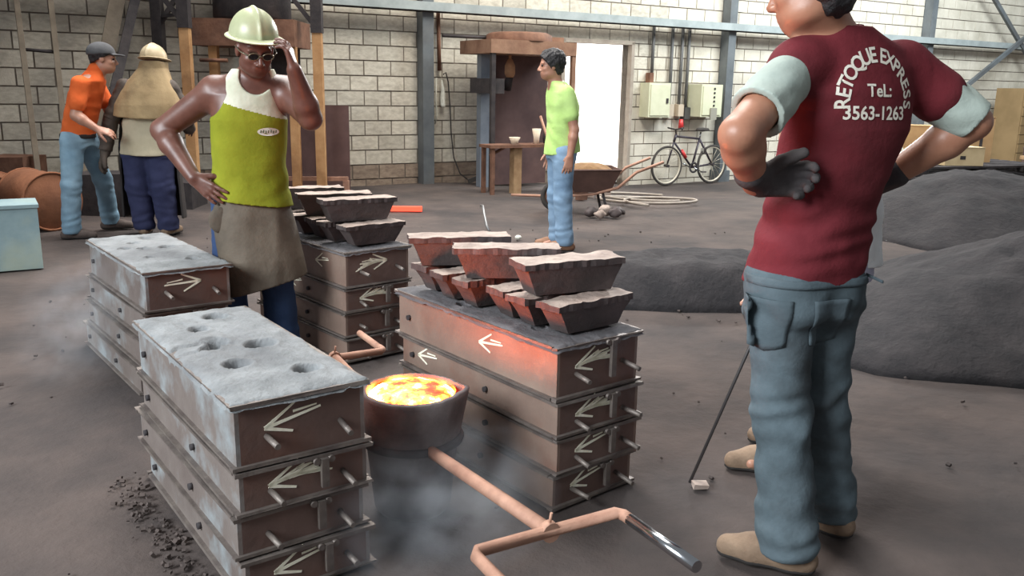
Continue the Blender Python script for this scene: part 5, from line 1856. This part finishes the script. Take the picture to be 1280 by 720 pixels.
# bins, drums and crates at the left
bn = empty('metal_bin', (-3.86, 6.42, 0), 0.55, 'pale blue painted metal bin on the floor at the left', 'bin')
M_binb = mat('pale_blue_paint', srgb(140, 164, 170), srgb(166, 188, 190), 0.5, 0.1, scale=4, c3=srgb(196, 196, 150), c3amt=0.4)
for lo_, hi_ in (((-0.25, -0.2, 0), (0.25, -0.185, 0.46)), ((-0.25, 0.185, 0), (0.25, 0.2, 0.46)), ((-0.25, -0.185, 0), (-0.235, 0.185, 0.46)), ((0.235, -0.185, 0), (0.25, 0.185, 0.46))):
    mb = MB(); mb.box(lo_, hi_); mb.build('panel', M_binb, bn)
mb = MB(); mb.box((-0.26, -0.21, 0.46), (0.26, 0.21, 0.485)); mb.build('lid', M_binb, bn, bevel=0.008)
M_rust_o = mat('orange_rust', srgb(136, 88, 62), srgb(160, 106, 76), 0.85, 0.15, scale=5, c3=srgb(104, 68, 52), c3amt=0.5, bump=0.3)
for (c, r_, L, rz, lab) in (((-4.55, 8.25), 0.27, 0.55, 0.9, 'rust-orange drum lying on its side behind the pale blue bin'), ((-5.25, 8.75), 0.22, 0.5, 0.5, 'smaller rusty drum lying behind the rust-orange drum')):
    dr = empty('steel_drum', (c[0], c[1], r_), rz, lab, 'drum', 'rusty drums by the ladder')
    Mx = Matrix.Rotation(PI / 2, 4, 'X')
    mb = MB(); mb.lathe([(0.0, -L / 2), (r_ * 0.97, -L / 2), (r_, -L / 2 + 0.01), (r_ * 0.98, -0.05), (r_, 0), (r_ * 0.98, 0.05), (r_, L / 2 - 0.01), (r_ * 0.97, L / 2), (0.0, L / 2)], 28, Mx); mb.build('shell', M_rust_o, dr)
    for zz in (-L / 2, L / 2):
        mb = MB(); mb.tube([Mx @ Vector((r_ * math.cos(2 * PI * k / 28), r_ * math.sin(2 * PI * k / 28), zz)) for k in range(28)], 0.012, 6, closed=True); mb.build('rim', M_rust_o, dr)
cr = empty('wooden_crate', (-5.03, 7.55, 0), 0.3, 'pale wooden crate at the left edge behind the blue bin', 'crate')
for k in range(4):
    for (lo_, hi_) in (((-0.3, -0.22, 0.02 + 0.15 * k), (0.3, -0.20, 0.15 + 0.15 * k)), ((0.28, -0.2, 0.02 + 0.15 * k), (0.30, 0.2, 0.15 + 0.15 * k)), ((-0.3, 0.20, 0.02 + 0.15 * k), (0.3, 0.22, 0.15 + 0.15 * k))):
        mb = MB(); mb.box(lo_, hi_); mb.build('plank', M_wood, cr)
mb = MB(); mb.box((-0.29, -0.2, 0.0), (0.28, 0.2, 0.02)).box((0.25, -0.20, 0.02), (0.28, -0.17, 0.62)).box((-0.28, -0.20, 0.02), (-0.25, -0.17, 0.62)); mb.build('corner_posts', M_wood, cr)
for i, (x, y, w, hgt) in enumerate(((-4.35, 9.3, 0.7, 0.42), (-4.0, 9.9, 0.8, 0.30), (-5.55, 9.6, 0.5, 0.55))):
    mb = MB(); mb.box((x - w / 2, y - 0.25, -0.02), (x + w / 2, y + 0.25, hgt))
    tag(mb.build('scrap_box', M_dark if i != 2 else M_rust, bevel=0.02, jitter=0.02), ['dark dented scrap box behind the legs of the orange shirt man', 'low dark scrap box below the leaning beams', 'rusty scrap box at the foot of the ladder'][i], 'box')

# wheelbarrow beyond the lime-shirted man, handles towards the doorway
wbz = floor_z(1.0, 10.0)
wr = empty('wheelbarrow', (0.90, 10.05, wbz), 0.10, 'dark rusty wheelbarrow loaded with sand, handles towards the doorway', 'wheelbarrow')
M_tray = mat('dark_tray_steel', srgb(84, 62, 56), srgb(104, 78, 70), 0.7, 0.2, scale=5)
mb = MB()
T0 = [(-0.22, -0.20, 0.24), (0.18, -0.20, 0.24), (0.18, 0.20, 0.24), (-0.22, 0.20, 0.24)]
T1 = [(-0.36, -0.32, 0.50), (0.28, -0.30, 0.50), (0.28, 0.30, 0.50), (-0.36, 0.32, 0.50)]
mb._add([Vector(v) for v in T0 + T1], ((3, 2, 1, 0), (0, 1, 5, 4), (1, 2, 6, 5), (2, 3, 7, 6), (3, 0, 4, 7)))
T2 = [(x * 0.97, y * 0.96, z + 0.005) for x, y, z in T0]
T3 = [(x * 0.97, y * 0.96, z) for x, y, z in T1]
mb._add([Vector(v) for v in T2 + T3], ((0, 1, 2, 3), (4, 5, 1, 0), (5, 6, 2, 1), (6, 7, 3, 2), (7, 4, 0, 3)))
mb.build('tray', M_tray, wr)
mb = MB(); mb.tube([Vector(v) for v in T1], 0.013, 6, closed=True); mb.build('tray_rim', M_tray, wr)
g = SDF((-0.5, -0.36, 0.36), (0.42, 0.36, 0.62), 0.012); g.ell((-0.04, 0, 0.46), (0.29, 0.26, 0.10), None, 0); g.wrinkle(0.006, (20, 20, 20), 1); g.mesh('sand_load', mat('brown_sand', srgb(122, 92, 62), srgb(142, 110, 76), 0.95, scale=9, bump=0.4), wr)
for sy in (-1, 1):
    mb = MB(); mb.tube([(-0.42, sy * 0.06, 0.17), (0.0, sy * 0.18, 0.22), (0.26, sy * 0.25, 0.30), (0.46, sy * 0.28, 0.48), (0.76, sy * 0.30, 0.60)], 0.017, 8); mb.build('handle', M_rustbar, wr)
    mb = MB(); mb.tube([(0.10, sy * 0.18, 0.24), (0.16, sy * 0.20, 0.0)], 0.016, 8); mb.build('leg', M_dark, wr)
Mx = Matrix.Translation((-0.42, 0, 0.17)) @ Matrix.Rotation(PI / 2, 4, 'X')
mb = MB(); mb.tube([Mx @ Vector((0.145 * math.cos(2 * PI * k / 28), 0.145 * math.sin(2 * PI * k / 28), 0)) for k in range(28)], 0.028, 8, closed=True); wh = mb.build('wheel', M_tyre, wr)
mb = MB(); mb.lathe([(0.0, -0.02), (0.12, -0.012), (0.12, 0.012), (0.0, 0.02)], 20, Mx); mb.build('wheel_disc', M_rust, wh)
for i, (x, y, s_) in enumerate(((0.86, 9.55, 0.07), (1.02, 9.62, 0.08), (1.13, 9.55, 0.07), (0.95, 9.42, 0.06), (1.20, 9.70, 0.06))):
    g = SDF((-0.12, -0.12, -0.02), (0.12, 0.12, 0.16), 0.010)
    g.ell((0, 0, s_ * 0.8), (s_, s_ * 0.8, s_ * 0.8), None, 0).wrinkle(0.012, (30, 30, 30), i * 1.7).cut((0, 0, 0.0), (0, 0, -1))
    o = g.mesh('slag_lump', M_irontop if i % 2 else M_iron, None)
    o.location = (x, y, floor_z(x, y))
    tag(o, ['dark rounded slag lump nearest the wheelbarrow wheel', 'largest pale slag lump in front of the wheelbarrow', 'dark slag lump between the two pale ones by the wheelbarrow', 'small pale slag lump set forward of the others by the wheelbarrow', 'small dark slag lump under the wheelbarrow handles'][i], 'slag', 'slag lumps before the wheelbarrow')

# hose coils on the floor
M_hose = mat('grey_hose', srgb(150, 138, 128), srgb(172, 160, 148), 0.6, scale=9)
pts = []
for k in range(150):
    t = k / 149
    a = 0.4 + t * 2 * PI * 2.6
    cx, cy = (1.55 + 0.35 * t, 11.75 - 1.0 * t)
    R = 0.55 - 0.08 * math.sin(t * 9)
    x, y = cx + R * math.cos(a), cy + R * 0.85 * math.sin(a)
    pts.append((x, y, floor_z(x, y) + 0.022 + 0.018 * (1 + math.sin(a * 0.5 + 1))))
mb = MB(); mb.tube(pts, 0.018, 8); tag(mb.build('hose', M_hose), 'grey hose lying in loose coils on the floor before the doorway', 'hose')

# bent wire, glowing sliver, white pebble, long rod
mb = MB(); mb.tube([(-0.33, 8.70, 0.22), (-0.31, 8.62, 0.23), (-0.29, 8.50, 0.17), (-0.26, 8.40, 0.06), (-0.22, 8.35, 0.0)], 0.012, 8)
tag(mb.build('bent_rod', mat('grey_wire', srgb(130, 130, 130), None, 0.4, 0.6)), 'short bent steel rod sticking up from the floor beyond the weights', 'rod')
mb = MB(); mb.bar((-1.42, 9.72, 0.03), (-1.04, 9.78, 0.025), 0.09, 0.05)
tag(mb.build('hot_sliver', mat('red_hot_metal', srgb(200, 60, 40), None, 0.6, emit=((1.0, 0.10, 0.05), 1.2)), bevel=0.015), 'red glowing sliver of metal lying on the floor behind the weights', 'hot metal')
g = SDF((-0.05,) * 3, (0.05,) * 3, 0.006); g.ell((0, 0, 0), (0.032, 0.028, 0.022), None, 0)
o = g.mesh('white_pebble', M_rope, None); o.location = (0.05, 8.0, 0.022); tag(o, 'small white pebble on the floor near the lime shirt man', 'pebble')
mb = MB(); mb.tube([(0.66, 2.907, 0.006), (0.819, 2.90, 0.479), (0.96, 2.893, 0.90)], 0.006, 8)
tag(mb.build('skimming_rod', mat('dark_rod', srgb(74, 70, 70), None, 0.5, 0.5)), 'thin dark rod slanting to the floor beside the faded jeans', 'rod')
mb = MB(); mb.box((0.665, 2.86, 0.0), (0.72, 2.90, 0.02)); tag(mb.build('slag_chip', M_irontop, bevel=0.006, jitter=0.004), 'pale slag chip on the floor at the tip of the dark rod', 'slag')

# cartons, drum and cabinet behind the sand heaps
M_carton = mat('brown_carton', srgb(176, 138, 96), srgb(192, 154, 110), 0.85, scale=4)
M_carton_p = mat('pale_carton', srgb(196, 172, 132), srgb(212, 190, 150), 0.85, scale=4)
M_cab = mat('brown_cabinet', srgb(132, 108, 74), srgb(148, 122, 86), 0.7, scale=2, detail=3)
cb = fr(empty('tall_cabinet', label='tall yellow-brown slatted cabinet standing far back before the block wall', cat='cabinet'))
mb = MB(); mb.box((13.65, -0.95, -0.3), (16.4, -0.35, 1.55)); mb.build('case', M_cab, cb, bevel=0.01)
for k in range(9):
    mb = MB(); mb.box((13.68, -0.975, -0.2 + 0.195 * k), (16.38, -0.95, -0.02 + 0.195 * k)); mb.build('slat', M_cab, cb)


def carton(loc, size, rz, m, label):
    r = empty('carton', loc, rz, label, 'box')
    sx, sy, sz = size
    mb = MB(); mb.box((-sx / 2, -sy / 2, 0), (sx / 2, sy / 2, sz)); mb.build('case', m, r, bevel=0.006)
    mb = MB(); mb.box((-sx / 2, -sy / 2 - 0.004, sz + 0.001), (sx / 2, -0.01, sz + 0.012)); mb.build('flap', m, r)
    mb = MB(); mb.box((-sx / 2, 0.01, sz + 0.001), (sx / 2, sy / 2 + 0.004, sz + 0.012)); mb.build('flap', m, r)
    mb = MB(); mb.box((-sx * 0.12, -sy / 2 - 0.003, sz * 0.35), (sx * 0.02, -sy / 2, sz * 0.55)); mb.build('hand_hole', M_dark, r)
    return r


fz = floor_z(6.5, 12.6)
pl = empty('pallet', (6.6, 13.0, fz), 0.35, 'low dark wooden pallet stack under the cartons', 'pallet')
for k in range(3):
    for j in range(6):
        mb = MB(); mb.box((-1.3, -0.55 + 0.19 * j, 0.10 + 0.14 * k), (1.3, -0.42 + 0.19 * j, 0.13 + 0.14 * k)); mb.build('board', M_dark, pl)
    for x in (-1.2, 0, 1.1):
        mb = MB(); mb.box((x, -0.55, 0.0 + 0.14 * k), (x + 0.1, 0.66, 0.10 + 0.14 * k)); mb.build('bearer', M_dark, pl)
zp = fz + 0.415
carton((6.38, 12.60, zp), (0.58, 0.4, 0.25), 0.1, M_carton_p, 'long low pale carton on the pallet behind the far sand heap')
carton((6.95, 13.25, zp), (0.36, 0.32, 0.66), 0.2, M_carton, 'upright brown carton beside the dark oil drum on the pallet')
carton((6.05, 13.2, zp), (0.42, 0.36, 0.52), -0.2, M_carton, 'brown carton on the pallet under the elbow of the maroon shirt man')
carton((5.72, 12.42, zp), (0.26, 0.24, 0.22), 0.3, M_carton_p, 'small pale carton on the pallet end by the sacks')
od = empty('oil_drum', (8.25, 13.6, floor_z(8.2, 13.6)), 0, 'dark maroon oil drum standing behind the far sand heap', 'drum')
M_odr = mat('dark_maroon_drum', srgb(70, 48, 50), srgb(88, 62, 62), 0.6, 0.2, scale=5)
mb = MB(); mb.lathe([(0.0, 0.0), (0.29, 0.0), (0.295, 0.28), (0.305, 0.30), (0.295, 0.32), (0.295, 0.58), (0.305, 0.6), (0.295, 0.62), (0.29, 0.86), (0.0, 0.85)], 32); mb.build('shell', M_odr, od)
mb = MB(); mb.tube([(0.29 * math.cos(2 * PI * k / 28), 0.29 * math.sin(2 * PI * k / 28), 0.86) for k in range(28)], 0.012, 6, closed=True); mb.build('rim', M_odr, od)
mb = MB(); mb.box((7.35, 12.45, 0.50), (8.9, 12.70, 0.55)); mb.box((7.45, 12.5, floor_z(7.5, 12.5)), (7.53, 12.6, 0.50)).box((8.7, 12.5, floor_z(8.7, 12.5)), (8.78, 12.6, 0.50))
tag(mb.build('plank_bench', M_wood), 'pale plank bench in front of the yellow-brown cabinet', 'bench')
for i, (x, y, z, r_) in enumerate(((5.52, 12.72, zp, 0.14), (5.62, 13.05, zp + 0.0, 0.16), (5.62, 13.05, zp + 0.325, 0.13))):
    g = SDF((-0.22, -0.22, -0.02), (0.22, 0.22, 0.36), 0.012)
    g.ell((0, 0, r_ * 1.05), (r_, r_ * 0.9, r_ * 1.05), None, 0).wrinkle(0.012, (18, 18, 18), i * 2.0).cut((0, 0, 0), (0, 0, -1))
    o = g.mesh('sack', (M_rope, M_carton, M_carton_p)[i], None)
    o.location = (x, y, z)
    tag(o, ['grey-white sack on the pallet beside the small carton', 'brown sack behind the grey-white sack on the pallet', 'tan sack lying on top of the brown sack'][i], 'sack')

# ------------------------------------------------------------------ smoke
def smoke(name, c, r, dens, label, col=(0.80, 0.84, 0.92), sc=3.0):
    m = bpy.data.materials.new(name)
    m.use_nodes = True
    nt = m.node_tree
    N, L = nt.nodes, nt.links
    N.remove(N['Principled BSDF'])
    vs = N.new('ShaderNodeVolumeScatter')
    vs.inputs['Color'].default_value = (*col, 1)
    tc = N.new('ShaderNodeTexCoord')
    ns = N.new('ShaderNodeTexNoise')
    ns.inputs['Scale'].default_value = sc
    ns.inputs['Detail'].default_value = 3
    L.new(tc.outputs['Object'], ns.inputs['Vector'])
    ln = N.new('ShaderNodeVectorMath'); ln.operation = 'LENGTH'
    L.new(tc.outputs['Object'], ln.inputs[0])
    fall = N.new('ShaderNodeMapRange')
    fall.inputs['From Min'].default_value = 1.0
    fall.inputs['From Max'].default_value = 0.2
    L.new(ln.outputs['Value'], fall.inputs['Value'])
    nr_ = N.new('ShaderNodeMapRange')
    nr_.inputs['From Min'].default_value = 0.38
    nr_.inputs['From Max'].default_value = 0.68
    L.new(ns.outputs['Fac'], nr_.inputs['Value'])
    mu = N.new('ShaderNodeMath'); mu.operation = 'MULTIPLY'
    L.new(fall.outputs[0], mu.inputs[0]); L.new(nr_.outputs[0], mu.inputs[1])
    m2 = N.new('ShaderNodeMath'); m2.operation = 'MULTIPLY'
    L.new(mu.outputs[0], m2.inputs[0]); m2.inputs[1].default_value = dens
    L.new(m2.outputs[0], vs.inputs['Density'])
    L.new(vs.outputs[0], N['Material Output'].inputs['Volume'])
    mb = MB()
    bmesh.ops.create_icosphere(mb.bm, subdivisions=3, radius=1.0)
    o = mb.build(name, m)
    o.location = c
    o.scale = r
    return tag(o, label, 'smoke', kind='stuff')


smoke('smoke_haze', (-0.26, 2.58, 0.13), (0.44, 0.50, 0.24), 4.2, 'blue-grey smoke drifting around the foot of the ladle')
smoke('smoke_haze', (-2.02, 3.98, 0.28), (0.26, 0.56, 0.34), 1.3, 'pale smoke rising along the side of the pale-topped stack', sc=3.5)
